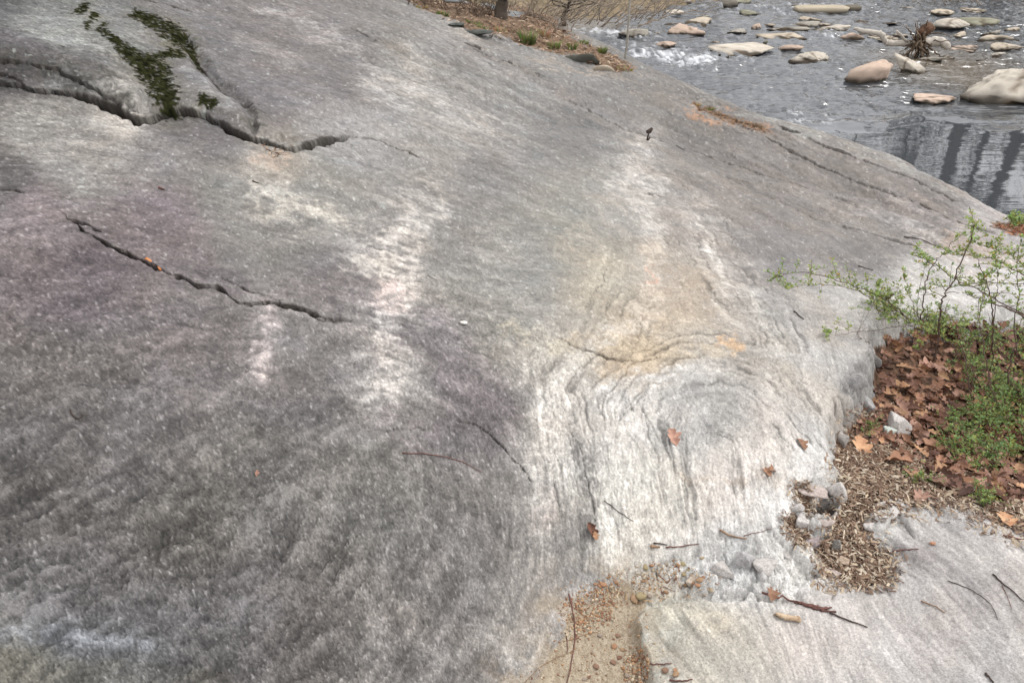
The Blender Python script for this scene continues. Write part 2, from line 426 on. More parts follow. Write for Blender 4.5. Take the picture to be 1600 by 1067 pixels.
# moss
moss = np.zeros(U.shape)
MOSSLINES = [([(160,42),(188,72),(212,92),(238,112),(252,138),(266,168)],[7,9,13,22,18,16]),([(214,22),(248,40),(278,56),(300,74)],[8,11,11,6]),
             ([(255,82),(278,80)],[8,6]),([(236,90),(262,72)],[5,4]),([(322,168),(342,176)],[7,7]),([(300,74),(316,98)],[3,2]),
             ([(120,14),(130,8)],[7,6]),([(145,24),(148,24)],[6,5]),([(136,34),(138,40)],[3,3]),([(105,82),(108,84)],[3,3])]
for P, W in MOSSLINES:
    moss = np.maximum(moss, stroke(P, W, 1.0, .55))
mn = fbm(X * 22, Y * 22, 4, 71, .65)
moss = sm(.5, .58, .86 * moss + (.62 * mn + .6 * perlin(X * 55, Y * 55, 73)) * sm(.02, .3, moss))
Z += moss * (.0015 + .0008 * np.abs(g2))

Z = np.where(rg > 12.55, Z0, Z)
Z = np.where(Y < -.2, np.minimum(Z, Z0 + .02), Z)

# ------------------------------------------------------------------ colour of the rock (reflectance, with spot corrections for the scene's light worked in)
ctab = [(0,0,86,88,88),(80,45,119,121,120),(30,85,82,78,81),(150,100,109,109,109),(20,110,70,68,70),(300,100,111,109,110),(450,60,117,113,112),(400,150,113,110,112),(60,200,137,135,131),(250,230,130,127,126),(200,182,169,165,159),(260,200,101,98,98),(330,215,112,109,109),(100,260,138,136,133),(350,280,128,127,124),(50,330,126,117,119),(20,290,85,83,83),(120,420,101,93,96),(250,340,117,108,111),(450,350,121,119,116),(500,300,138,137,133),(430,260,151,146,138),(560,200,151,150,149),(560,130,113,110,110),(700,60,133,131,129),(650,110,133,131,127),(800,150,134,133,131),(750,260,127,125,123),(700,230,144,141,137),(900,200,124,123,122),(1100,200,123,120,117),(1200,260,127,123,120),(1300,300,133,128,124),(1450,330,124,120,118),(1550,360,171,166,164),(1350,400,129,126,124),(1200,400,132,129,128),(1100,330,138,133,129),(900,350,142,141,135),(950,330,150,148,143),(800,420,147,146,142),(700,400,134,132,129),(680,450,136,135,130),(950,430,164,159,147),(1060,450,175,164,150),(1000,540,181,167,147),(850,560,173,169,162),(800,520,142,140,135),(1000,650,215,213,209),(1080,640,179,177,174),(1130,640,170,168,164),(1200,650,191,187,183),(1280,620,190,186,180),(1280,500,175,171,167),(1280,560,183,180,176),(1200,560,160,156,149),(1340,470,182,180,177),(1450,450,192,190,187),(1550,460,195,193,191),(1150,750,211,204,197),(1200,720,217,213,208),(1240,740,213,211,208),(960,780,214,212,206),(1030,760,214,212,206),(880,650,193,190,185),(700,600,114,109,110),(760,640,107,102,104),(650,600,137,135,133),(450,600,108,105,105),(480,540,124,121,120),(300,550,113,108,108),(100,600,103,100,99),(50,800,94,92,91),(300,800,99,97,94),(600,750,115,113,110),(750,850,119,116,114),(860,850,149,146,142),(100,920,109,107,108),(120,1000,100,101,103),(60,1050,112,110,103),(400,950,98,96,96),(700,980,122,119,117),(760,1040,125,122,120),(820,1020,156,153,149),(870,930,149,146,143),(1100,1000,183,178,168),(1050,980,192,189,177),(1150,900,204,204,203),(1300,960,200,194,190),(1500,850,187,184,182),(1400,920,194,191,189),(1500,950,177,172,169),(1580,1000,184,181,179),(1300,870,201,199,196),(1250,880,226,225,222),(1350,850,199,198,196),(400,700,107,105,103),(200,700,107,104,103),(560,450,109,104,106),(660,520,116,112,113),(1380,700,173,171,167),(1345,600,153,151,149),(0,-150,122,120,120),(800,-150,158,155,153),(1700,500,183,179,175),(1700,900,191,186,184),(-150,600,121,118,117),(1700,300,158,153,151)]
cs = [(u, v, *lin((r, g, b))) for u, v, r, g, b in ctab]
C = blend_grid(cs, 3.6)
def paint(P, W, rgb, a=1.0, soft=1.0, warp=1.0, mod=None):
    global C
    m = stroke(P, W, soft, warp) * a
    if mod is not None: m = m * mod
    C = C * (1 - m[..., None]) + lin(rgb) * m[..., None]
brk = sm(-.28, .22, fbm(X * 9, Y * 9, 5, 81, .75) + .5 * perlin(X * 40, Y * 40, 83) + .08 * L2)       # breaks strokes up along the grain
veins_and_shade = [
 ([(150,318),(230,370),(330,420),(385,458)],[12,24,22,8],(108,101,103),.7),
 ([(430,470),(520,450),(580,470)],[12,30,20],(128,124,125),.5),([(0,340),(60,400),(160,470),(260,500)],[16,26,26,18],(120,113,115),.5),
 ([(640,530),(700,590),(775,645)],[14,26,22],(118,112,114),.7),([(600,650),(660,680),(700,660)],[20,20,14],(125,117,119),.5),
 ([(640,420),(690,500),(740,560)],[10,18,12],(140,134,136),.5),
 ([(650,330),(604,370),(588,400),(620,430),(628,475)],[8,12,30,40,26],(206,201,195),.8),([(628,470),(612,510),(600,545),(590,595)],[24,14,10,20],(204,199,195),.6),
 ([(690,320),(640,378)],[10,11],(200,196,190),.65),([(605,465),(625,480)],[18,20],(214,198,195),.7),([(545,410),(590,420)],[14,22],(205,200,193),.7),
 ([(425,490),(412,560)],[13,17],(184,175,174),.8),([(405,300),(440,322),(520,345)],[14,18,12],(200,196,187),.7),
 ([(400,300),(440,290)],[10,12],(205,200,192),.6),
 ([(865,600),(862,660),(855,725)],[16,26,20],(208,204,198),.8),([(850,765),(842,812)],[16,18],(192,183,179),.7),([(880,960),(905,900)],[12,10],(188,184,182),.6),
 ([(955,295),(1000,292),(1018,360)],[8,30,16],(202,198,193),.7),([(1000,235),(985,270)],[14,16],(192,188,184),.6),
 ([(1083,325),(1112,385),(1150,445),(1190,490),(1212,560),(1222,650)],[4,7,12,15,9,5],(208,204,198),.8),
 ([(1020,370),(1015,440),(1010,500),(960,520)],[6,14,14,10],(208,198,186),.7),
 ([(1330,330),(1400,345),(1490,395),(1540,430)],[6,8,12,12],(190,185,182),.7),
 ([(590,130),(640,150),(700,180),(780,215)],[18,18,12,14],(182,179,175),.6),([(640,90),(660,130)],[20,20],(178,175,171),.6),
 ([(400,10),(500,45),(560,90)],[8,14,10],(172,168,166),.6),([(380,60),(460,100)],[10,8],(165,160,158),.4),
 ([(900,365),(930,420),(980,470),(1110,540)],[20,34,36,22],(200,190,175),.32),([(900,530),(1000,550),(1140,545)],[14,18,12],(204,190,168),.5),
 ([(1010,420),(1015,436)],[5,6],(212,168,146),.7),([(1130,530),(1150,545)],[9,8],(218,184,148),.7),([(930,570),(990,590)],[16,20],(190,172,150),.6),
 ([(790,520),(860,540),(920,560)],[10,14,10],(200,192,174),.6),([(940,520),(900,580),(870,620)],[12,16,14],(208,204,198),.6),
 ([(900,690),(912,750),(920,820)],[12,16,14],(114,111,109),.75),([(875,760),(890,830)],[14,16],(140,137,134),.6),([(930,890),(900,900)],[8,8],(150,148,146),.4),
 ([(985,612),(988,660)],[4,4],(150,148,146),.8),([(1010,615),(1012,650),(1036,690),(1032,735)],[4,3,5,6],(158,156,152),.6),
 ([(1050,580),(960,600),(930,620)],[8,8,7],(216,214,211),.8),([(1180,590),(1100,575),(1040,590)],[5,6,6],(206,203,198),.7),
 ([(1060,640),(1065,700),(1090,780)],[7,5,5],(168,166,163),.5),([(900,650),(905,720)],[6,7],(162,160,157),.5),
 ([(1232,595),(1250,615)],[16,10],(178,170,156),.5),([(1190,740),(1260,770)],[14,14],(196,184,170),.5),([(1160,760),(1060,745)],[5,4],(192,172,152),.4),
 ([(1420,850),(1470,880),(1510,920),(1560,1010)],[18,20,14,6],(146,142,143),.75),([(1390,900),(1340,925)],[16,12],(172,170,169),.6),
 ([(1080,1010),(1120,1060)],[10,12],(188,184,172),.5),([(1000,970),(1040,1020),(1080,1090)],[8,10,8],(194,192,186),.6),([(1230,980),(1260,1060)],[14,20],(192,185,182),.5),
 ([(1400,960),(1450,1060)],[12,16],(196,188,185),.5),([(1050,960),(1120,985)],[14,16],(212,204,188),.6),
 ([(0,985),(120,990),(250,1010)],[14,10,8],(150,153,158),.55),([(0,1030),(200,1050),(330,1060)],[20,18,14],(108,106,98),.6),
 ([(130,940),(260,960),(420,955)],[26,30,22],(104,103,106),.5),([(0,112),(60,112),(150,140),(215,172)],[20,16,14,8],(70,68,63),.85),([(240,176),(330,178),(400,208)],[8,7,9],(104,100,94),.6),([(0,70),(80,100),(140,120)],[14,14,12],(92,90,90),.6),([(200,120),(230,160),(300,175)],[16,16,10],(124,122,116),.5),  # strokes above the crack: lichen stain plus painted shade of the slab's underside
 ([(0,60),(60,95)],[14,14],(98,94,97),.6),([(40,40),(120,60),(200,60)],[26,30,20],(158,161,158),.5),
 ([(300,110),(340,150),(370,185)],[10,12,10],(158,158,158),.6),([(395,170),(400,200)],[9,11],(92,92,84),.6),
 ([(305,80),(330,115),(365,148),(400,172),(402,205)],[6,9,9,8,7],(84,82,78),.75),([(440,150),(520,170)],[30,20],(138,134,136),.4),([(250,235),(330,260),(400,250)],[14,18,10],(132,128,126),.45),([(440,225),(470,222),(550,206)],[5,6,3],(90,82,74),.5),  # first stroke darkens the trough between the lobes as painted shade
 ([(410,240),(440,250)],[12,12],(190,172,158),.5),([(0,320),(0,280)],[14,14],(98,96,96),.6),
 ([(700,60),(800,110),(1000,200),(1100,250)],[6,9,8,6],(136,132,130),.6),([(760,80),(900,150),(1010,190)],[5,7,5],(134,128,124),.5),
 ([(1000,130),(1100,180),(1200,215)],[6,8,6],(142,134,128),.5),([(1100,230),(1250,290),(1400,340)],[8,10,8],(140,135,132),.5),([(1230,200),(1350,255),(1480,310)],[5,7,5],(138,133,130),.5),
 ([(1090,172),(1130,182),(1200,207)],[5,6,4],(186,140,102),.6),([(1140,160),(1260,200),(1400,255),(1520,305)],[4,6,7,6],(178,180,176),.5),
 ([(680,20),(740,60)],[6,6],(180,176,170),.5),([(840,95),(900,112),(1000,125)],[6,6,6],(178,168,156),.5),
 ([(1480,375),(1600,420)],[8,12],(178,158,142),.5),([(1000,60),(1100,150)],[3,4],(178,176,172),.5),
 ([(1385,300),(1500,360)],[10,12],(172,164,160),.5)]
veins_and_shade = [([(650,330),(600,385),(620,440),(605,520),(590,600)],[40,70,70,50,40],(178,174,170),.5), ([(1000,230),(1000,300),(1020,380),(1015,450)],[34,60,44,34],(186,181,175),.45),
 ([(390,290),(450,330),(540,350)],[34,40,26],(172,168,162),.45), ([(1083,325),(1150,445),(1212,560),(1235,660)],[24,44,40,34],(194,190,185),.5), ([(420,490),(405,570)],[30,34],(152,147,146),.4),
 ([(590,130),(700,180),(790,220)],[40,40,30],(170,167,164),.4)] + [(P, [w * 1.7 + 3 for w in W], (104,102,86), .5) for P, W in MOSSLINES] + veins_and_shade
for P, W, rgb, a in veins_and_shade:
    paint(P, W, rgb, a, .8, 1.6, .25 + .75 * brk)
# grain: fine mineral banding, blotches, bright flecks
amp_s = [(0,0,1.2),(100,600,1.3),(300,850,1.5),(600,850,1.4),(700,600,1.2),(500,300,.8),(700,200,.8),(1000,150,.55),(1300,300,.55),(1000,450,.55),(1050,650,.6),(1250,600,.5),(1150,880,.9),(1300,1000,.28),(1500,900,.32),(850,800,1.0)]
AMP = blend_grid(amp_s, 3.0)[..., 0]
f1 = fbm(X * 7, Y * 7, 4, 91, .6); f2 = fbm(warpx * 38, warpy * 38, 4, 95, .7)
f3 = fbm(warpx * 16, warpy * 16, 5, 93, .75)
def ridged(x, y, sd):
    return 1 - np.abs(perlin(x, y, sd)) * 2.2
ca1, sa1 = np.cos(.35), np.sin(.35)
qx = warpx + .012 * wx2; qy = warpy + .012 * wy2
wisp = .5 * ridged(qx * 24, qy * 30, 301) + .5 * ridged(qx * 52, qy * 60, 305) + .35 * ridged(qx * 110, qy * 110, 309) - .35
t = AMP * (.04 * L1 + .06 * L2 + .06 * L3 + .12 * grain + .09 * g2 + .05 * g4 + .14 * f1 + .24 * f2 + .40 * f3 + .16 * wisp)
s2 = perlin(sc * 1.7 + wx * .5, UW / 120.0, 57) + .7 * perlin(sc * 4.2, UW / 60.0, 58)
t = t + (.12 * strat + .15 * s2) * wband + low_left * (.05 * L2 + .05 * L3)
ledge = sm(930, 965, VW) * sm(990, 1030, UW)
ledge = np.maximum(ledge, sm(1360, 1400, UW) * sm(800, 830, VW))
t = t * (1 - .35 * ledge) + ledge * (.055 * L3 + .06 * L4 + .05 * L2)
t = np.clip(t, -.75, .65)
C = C * np.exp(t)[..., None]
warm = fbm(X * 4, Y * 4, 3, 97) * .035
pk = sm(.1, .9, perlin(sc * 1.1, UW / 140.0, 59)) * wband * .05
warm = warm + pk
C = C * np.stack([1.015 + warm, np.ones_like(warm), .98 - warm], -1)
fleck = sm(1.6, 2.3, .8 * g2 + .2 * L1 + .5 * wisp) * sm(0, .6, AMP)
C = C + fleck[..., None] * .16
dfl = sm(1.5, 2.6, -.5 * g2 - .7 * wisp - .3 * L2)
C = C * (1 - .35 * dfl[..., None] * AMP[..., None])
# thin dark hairlines along the folded foliation of the pale rock
HL = .7 * blend_grid([(950,640,.6),(1050,700,.6),(1150,780,1),(1250,600,.9),(1000,560,.8),(1100,480,.6),(1200,500,.8),(880,700,1),(960,820,1),(1300,1000,.35),(1500,950,.35),(1100,1000,.3),(1100,880,.6),
  (700,300,.15),(300,400,.2),(200,800,.25),(600,850,.2),(1200,300,.2),(900,250,.15),(0,100,.6),(650,600,.3),(800,450,.35)], 3.0)[..., 0]
hair = sm(1.1, 2.2, -L4 + .5 * fbm(X * 6, Y * 6, 3, 141)) * HL
C = C * (1 - .34 * hair[..., None])
C = C * (1 + .10 * (sm(.8, 2.0, L4) * HL)[..., None])
# dark lichen freckles by the moss, pale lichen spots
lich = sm(330, 200, U) * sm(200, 120, V)
sp_ = sm(.75, 1.25, .55 * g2 + .55 * g4 + fbm(X * 30, Y * 30, 3, 99)) * lich
C = C * (1 - .55 * sp_[..., None])
ws = sm(1.7, 2.3, .6 * g4 + .5 * g2 + .5 * fbm(X * 9, Y * 9, 3, 103) * 2) * sm(700, 500, np.hypot(U - 480, (V - 120) * 2))
C = C * (1 - ws[..., None] * .6) + np.array([.42, .45, .42]) * ws[..., None] * .6
# folded layers: bands that keep their distance from two contorted guide lines
lay = np.zeros(U.shape); lw = np.zeros(U.shape)
for kk, (P, reach) in enumerate([([(1010,420),(975,480),(950,540),(905,575),(884,612),(897,645),(906,690),(917,742),(927,792),(950,880)], 62),
    ([(1290,720),(1240,640),(1195,592),(1120,572),(1060,578),(1015,606),(988,645),(994,700),(1018,770),(1045,860)], 70),
    ([(1190,800),(1182,730),(1165,680),(1130,640),(1090,640),(1075,690),(1085,760),(1100,840)], 45),
    ([(1080,320),(1112,385),(1150,445),(1190,490),(1212,560),(1235,650),(1290,730)], 60)]):
    m = local(P, reach * 2)
    d, s, w, al = seg_dist(US[m] + wx[m] * 8 + wx2[m] * 3, VS[m] + wy[m] * 6 + wy2[m] * 3, P)
    dd = d * s + 4 * perlin(al * 9, d * .02, 60 + kk)
    b_ = perlin(dd / 7.0, al * 3.0, 61 + kk) + .8 * perlin(dd / 3.1, al * 5.0, 65 + kk)
    ww = sm(reach * 1.5, reach * .6, d) * sm(0, .08, al) * sm(1, .92, al)
    lay[m] = np.where(ww > lw[m], b_, lay[m]); lw[m] = np.maximum(lw[m], ww)
lay = lay * lw
patch = sm(-.5, .4, fbm(X * 5, Y * 5, 3, 161))
C = C * np.exp(.16 * lay * (.4 + .6 * patch))[..., None]
ld = sm(.35, .75, -lay) * (.3 + .7 * patch)
C = C * (1 - .38 * ld[..., None])
Z += np.where((rg > 1.3) & (rg < 6), .0035 * lay - .002 * ld, 0)
# contorted dark bands of the pale fold, and the long thin lines beside it
bands = [[(950,543),(905,575),(884,612),(897,645),(906,690),(917,742),(927,792),(940,840)],[(1000,592),(950,612),(930,650),(945,700),(960,760),(985,820),(1000,860)],
 [(1062,585),(1012,606),(985,640),(992,680),(1010,720),(1022,780),(1040,830)],[(1075,590),(1035,625),(1038,680),(1060,740),(1072,810)],[(1100,595),(1062,640),(1064,700),(1085,770),(1092,840)],
 [(1215,605),(1180,582),(1120,572),(1060,576),(1000,592),(950,610)],[(1110,600),(1165,612),(1205,670),(1222,740),(1236,790)],[(1120,625),(1160,665),(1178,730),(1190,800)],[(1105,640),(1130,690),(1140,760),(1142,830)],
 [(870,600),(862,640),(868,700),(880,760)],[(850,610),(838,660),(846,720),(858,775)],[(1150,455),(1172,520),(1180,590)],[(1190,500),(1205,570),(1222,640),(1245,700)],[(1130,400),(1165,460),(1200,520),(1220,600)],
 [(930,470),(905,520),(880,560),(868,600)],[(960,460),(935,505),(915,540)],[(1000,480),(1010,520),(1060,545),(1140,552)],[(1240,520),(1262,600),(1280,680)],[(1270,470),(1290,560),(1300,640)],
 [(1000,950),(1040,1000),(1070,1067)],[(1020,950),(1075,1000),(1110,1067)],[(1390,930),(1440,1000),(1480,1067)],[(1450,900),(1510,960),(1560,1040)],[(720,480),(800,520),(880,560)]]
nb = fbm(X * 18, Y * 18, 4, 151, .7)
for k, P in enumerate(bands):
    for o_, w_, a_ in ((0, 1.4 + .5 * (k % 3), .5), (7, .9, .3)):
        Pq = [(a + o_, b + o_ * .4) for a, b in P]
        m_ = stroke(Pq, [w_ * .7] + [w_] * (len(Pq) - 2) + [w_ * .6], .9, .9) * a_ * sm(-.35, .35, nb + .12 * k % .3)
        C = C * (1 - m_[..., None]) + C * .58 * m_[..., None]
        m_ = stroke([(a + 5, b) for a, b in Pq], [w_ * .8] * len(Pq), 1.0, .9) * .25
        C = C * (1 + .22 * m_[..., None])
# soil caught in the cracks, with the crevices' deep shade painted in
humus_shade = np.clip(dark_crack * 1.2, 0, 1) * .85
C = C * (1 - humus_shade[..., None]) + lin((48, 42, 35)) * humus_shade[..., None]
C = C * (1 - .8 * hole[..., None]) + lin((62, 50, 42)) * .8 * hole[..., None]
ALB_K = 0.74
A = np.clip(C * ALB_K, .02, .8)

def soil_col(c1, c2, sd=111):
    n = sm(-1, 1, fbm(X * 26, Y * 26, 4, sd, .7) + .45 * g2)[..., None]
    return (lin(c1) * n + lin(c2) * (1 - n)) * ALB_K
S_b = soil_col((138, 106, 84), (62, 44, 34))
S_g = soil_col((196, 182, 160), (168, 152, 130), 115)
S_k = soil_col((158, 132, 108), (98, 80, 64), 119)
S_m = soil_col((64, 66, 42), (30, 32, 21), 121)
kind = np.zeros(U.shape, int)
front = Y > .3
kind[(M_b > .5) & front | (M_p1 > .5) | (M_p2 > .5)] = 1
kind[(M_g > .5) & front] = 2
kind[((M_k > .5) | (M_d > .5)) & (rg > 3)] = 3
kind[(moss > .5) & front & (rg > 2)] = 4
kind[(hole > .9)] = 0
for k, S in ((1, S_b), (2, S_g), (3, S_k), (4, S_m)):
    A = np.where((kind == k)[..., None], S, A)
# thin dust of the gravel washes over the rock beside it
du = (sm(-90, 6, sd_g) * sm(-.1, .6, fbm(X * 14, Y * 14, 4, 131, .6) + .25) * (kind == 0))[..., None] * .5
A = A * (1 - du) + lin((190, 172, 146)) * ALB_K * du

# ------------------------------------------------------------------ object helpers
def tag(o, label=None, cat=None, group=None, kind=None):
    if label: o['label'] = label
    if cat: o['category'] = cat
    if group: o['group'] = group
    if kind: o['kind'] = kind
    return o
def link(name, me, mat=None, parent=None, loc=None):
    o = bpy.data.objects.new(name, me); COL.objects.link(o)
    if mat is not None and me is not None and not me.materials: me.materials.append(mat)
    if parent is not None: o.parent = parent
    if loc is not None: o.location = loc
    return o
def mesh_np(name, co, faces, smooth=True, col=None, attrs=None):
    me = bpy.data.meshes.new(name)
    co = np.ascontiguousarray(co, np.float32); faces = np.asarray(faces, np.int32)
    nf, k = faces.shape
    me.vertices.add(len(co)); me.vertices.foreach_set('co', co.ravel())
    me.loops.add(nf * k); me.loops.foreach_set('vertex_index', faces.ravel())
    me.polygons.add(nf)
    me.polygons.foreach_set('loop_start', np.arange(0, nf * k, k, dtype=np.int32))
    me.polygons.foreach_set('use_smooth', np.full(nf, smooth))
    if col is not None:
        a = me.color_attributes.new('Col', 'FLOAT_COLOR', 'POINT')
        c = np.ones((len(co), 4), np.float32); c[:, :3] = col
        a.data.foreach_set('color', c.ravel())
    if attrs:
        for n, val in attrs.items():
            a = me.attributes.new(n, 'FLOAT', 'POINT'); a.data.foreach_set('value', np.ascontiguousarray(val, np.float32))
    me.update(calc_edges=True)
    return me
def empty(name, loc):
    o = bpy.data.objects.new(name, None); COL.objects.link(o); o.location = loc; o.empty_display_size = .05
    return o

class Nodes:
    def __init__(s, name):
        s.m = bpy.data.materials.new(name); s.m.use_nodes = True
        s.n = s.m.node_tree.nodes; s.l = s.m.node_tree.links
        s.b = s.n['Principled BSDF']
    def new(s, t, **kw):
        n = s.n.new(t)
        for k, v in kw.items():
            if k in n.inputs: n.inputs[k].default_value = v
            else: setattr(n, k, v)
        return n
    def link(s, a, b): s.l.new(a, b)
def noise_node(N, scale, detail=4, rough=.6, stretch=None, coord='Object'):
    tc = N.new('ShaderNodeTexCoord'); n = N.new('ShaderNodeTexNoise'); n.inputs['Scale'].default_value = scale
    n.inputs['Detail'].default_value = detail; n.inputs['Roughness'].default_value = rough
    if stretch:
        mp = N.new('ShaderNodeMapping'); mp.inputs['Scale'].default_value = stretch
        N.link(tc.outputs[coord], mp.inputs[0]); N.link(mp.outputs[0], n.inputs['Vector'])
    else: N.link(tc.outputs[coord], n.inputs['Vector'])
    return n
def mat_attr(name, rough=.9, fine=220, lo=.72, hi=1.28, bump=.3, bdist=.002, spec=.3, det=3):
    N = Nodes(name)
    at = N.new('ShaderNodeAttribute'); at.attribute_name = 'Col'
    n = noise_node(N, fine, det, .78 if det > 4 else .7)
    mr = N.new('ShaderNodeMapRange'); mr.inputs['From Min'].default_value = .3; mr.inputs['From Max'].default_value = .7
    mr.inputs['To Min'].default_value = lo; mr.inputs['To Max'].default_value = hi
    N.link(n.outputs[0], mr.inputs[0])
    mx = N.new('ShaderNodeVectorMath', operation='SCALE'); N.link(at.outputs['Color'], mx.inputs[0]); N.link(mr.outputs[0], mx.inputs['Scale'])
    N.link(mx.outputs[0], N.b.inputs['Base Color'])
    N.b.inputs['Roughness'].default_value = rough; N.b.inputs['Specular IOR Level'].default_value = spec
    if bump:
        bp = N.new('ShaderNodeBump'); bp.inputs['Strength'].default_value = bump; bp.inputs['Distance'].default_value = bdist
        N.link(n.outputs[0], bp.inputs['Height']); N.link(bp.outputs[0], N.b.inputs['Normal'])
    return N.m
def mat_noise(name, c1, c2, scale=60, rough=.85, bump=.3, bdist=.003, stretch=None, spec=.3, detail=5, rnd=0.0, lo=.35, hi=.65):
    """two reflectances mixed by noise; rnd varies the brightness from object to object"""
    N = Nodes(name)
    n = noise_node(N, scale, detail, .65, stretch)
    mr = N.new('ShaderNodeMapRange'); mr.inputs['From Min'].default_value = lo; mr.inputs['From Max'].default_value = hi
    N.link(n.outputs[0], mr.inputs[0])
    mx = N.new('ShaderNodeMix', data_type='RGBA')
    mx.inputs['A'].default_value = (*[float(q) for q in c1], 1); mx.inputs['B'].default_value = (*[float(q) for q in c2], 1)
    N.link(mr.outputs[0], mx.inputs['Factor'])
    out = mx.outputs['Result']
    if rnd:
        oi = N.new('ShaderNodeObjectInfo'); m2 = N.new('ShaderNodeMapRange')
        m2.inputs['To Min'].default_value = 1 - rnd; m2.inputs['To Max'].default_value = 1 + rnd
        N.link(oi.outputs['Random'], m2.inputs[0])
        sc_ = N.new('ShaderNodeVectorMath', operation='SCALE'); N.link(out, sc_.inputs[0]); N.link(m2.outputs[0], sc_.inputs['Scale']); out = sc_.outputs[0]
    N.link(out, N.b.inputs['Base Color'])
    N.b.inputs['Roughness'].default_value = rough; N.b.inputs['Specular IOR Level'].default_value = spec
    if bump:
        bp = N.new('ShaderNodeBump'); bp.inputs['Strength'].default_value = bump; bp.inputs['Distance'].default_value = bdist
        N.link(n.outputs[0], bp.inputs['Height']); N.link(bp.outputs[0], N.b.inputs['Normal'])
    return N.m

# ------------------------------------------------------------------ ground meshes: one heightfield, split by what covers it
rock_mat = mat_attr('weathered_gneiss', .88, 130, .68, 1.32, .9, .0045, .3, 8)
_nt = rock_mat.node_tree; _p = _nt.nodes['Principled BSDF']; _src = _p.inputs['Base Color'].links[0].from_socket        # mineral grains: each a little lighter or darker
_tc = _nt.nodes.new('ShaderNodeTexCoord'); _vo = _nt.nodes.new('ShaderNodeTexVoronoi'); _vo.inputs['Scale'].default_value = 300
_mr = _nt.nodes.new('ShaderNodeMapRange'); _mr.inputs['To Min'].default_value = .82; _mr.inputs['To Max'].default_value = 1.18
_sc = _nt.nodes.new('ShaderNodeVectorMath'); _sc.operation = 'SCALE'; _sp = _nt.nodes.new('ShaderNodeSeparateColor')
_nt.links.new(_tc.outputs['Object'], _vo.inputs['Vector']); _nt.links.new(_vo.outputs['Color'], _sp.inputs[0]); _nt.links.new(_sp.outputs[0], _mr.inputs[0])
_nt.links.new(_src, _sc.inputs[0]); _nt.links.new(_mr.outputs[0], _sc.inputs['Scale']); _nt.links.new(_sc.outputs[0], _p.inputs['Base Color'])
soil_mat = mat_attr('soil', .95, 300, .6, 1.3, .8, .004)
moss_mat = mat_attr('moss', 1.0, 500, .5, 1.4, 1.0, .006, 0)
idx = (np.arange(NI)[:, None] * NJ + np.arange(NJ)[None, :])
quads = np.stack([idx[:-1, :-1], idx[1:, :-1], idx[1:, 1:], idx[:-1, 1:]], -1).reshape(-1, 4)[:, ::-1]
kf = kind.ravel()[quads].max(1)
CO = np.stack([(X + SHX).ravel(), (Y + SHY).ravel(), Z.ravel()], -1); AA = A.reshape(-1, 3)
def split(name, k, mat):
    q = quads[kf == k]
    used, inv = np.unique(q.ravel(), return_inverse=True)
    me = mesh_np(name, CO[used], inv.reshape(-1, 4), True, AA[used])
    return tag(link(name, me, mat), kind='structure')
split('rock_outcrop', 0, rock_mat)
split('litter_soil', 1, soil_mat)
split('sandy_soil', 2, soil_mat)
split('bank_soil', 3, soil_mat)
mo = split('moss', 4, moss_mat)
tag(mo, 'dark green moss growing in patches on the upper rock slab', 'moss', kind='stuff')

def ground(x, y):
    """height of the finished ground at world points"""
    x = np.asarray(x, float); y = np.asarray(y, float)
    th = np.arctan2(x - OX, y - OY); r = np.hypot(x - OX, y - OY)
    a = np.interp(th, TH, np.arange(NI)); b = np.interp(r, RR, np.arange(NJ))
    ia = np.clip(a.astype(int), 0, NI - 2); ib = np.clip(b.astype(int), 0, NJ - 2); fa = a - ia; fb = b - ib
    return (Z[ia, ib] * (1 - fa) + Z[ia + 1, ib] * fa) * (1 - fb) + (Z[ia, ib + 1] * (1 - fa) + Z[ia + 1, ib + 1] * fa) * fb
def hit(u, v):
    """where the sight line through a photo pixel meets the ground"""
    u = np.atleast_1d(np.asarray(u, float)); v = np.atleast_1d(np.asarray(v, float))
    dx, dy, dz = ray(u, v)
    T = np.exp(np.linspace(math.log(.9), math.log(16), 500))
    prev = np.full(u.shape, .9); res = np.full(u.shape, np.nan); done = np.zeros(u.shape, bool)
    for t in T:
        z = CAMZ + dz * t
        below = z < ground(dx * t, dy * t)
        new = below & ~done
        res = np.where(new, t, res); done |= below
        prev = np.where(done, prev, t)
        if done.all(): break
    res = np.where(done, res, 16)
    a, b = prev, res
    for _ in range(14):
        c = (a + b) / 2
        below = CAMZ + dz * c < ground(dx * c, dy * c)
        b = np.where(below, c, b); a = np.where(below, a, c)
    x, y = dx * b, dy * b
    return x, y, ground(x, y)
def normal_at(x, y, e=.012):
    gx = (ground(x + e, y) - ground(x - e, y)) / (2 * e); gy = (ground(x, y + e) - ground(x, y - e)) / (2 * e)
    n = Vector((-float(gx), -float(gy), 1)); n.normalize(); return n
# ------------------------------------------------------------------ river
wr = np.exp(np.linspace(math.log(4.5), math.log(60), 480)); wt = np.radians(np.linspace(-40, 46, 520))
ta, ra = np.meshgrid(wt, wr, indexing='ij')
WX = ra * np.sin(ta); WY = ra * np.cos(ta)
pu, pv = project(WX, WY, np.full(WX.shape, WATER))
puw = pu + 22 * fbm(WX * .8, WY * .8, 3, 201); pvw = pv + 8 * fbm(WX * .8, WY * .8, 3, 205)
calm = sm(-14, 14, pvw - (186 + (puw - 1300) * .012 + 8 * np.sin(puw / 60.0))) * sm(1220, 1300, puw)
calm = np.maximum(calm, .55 * sm(1400, 1560, puw) * sm(120, 160, pvw))
def blob(u0, v0, a, b): return np.exp(-(((puw - u0) / a) ** 2 + ((pvw - v0) / b) ** 2))
rapid = np.clip(blob(1080, 95, 110, 16) + blob(960, 55, 70, 9) + .8 * blob(1280, 60, 60, 8) + .7 * blob(1220, 15, 120, 8) + .5 * blob(1250, 190, 90, 14) + .6 * blob(1010, 80, 50, 12), 0, 1.2)
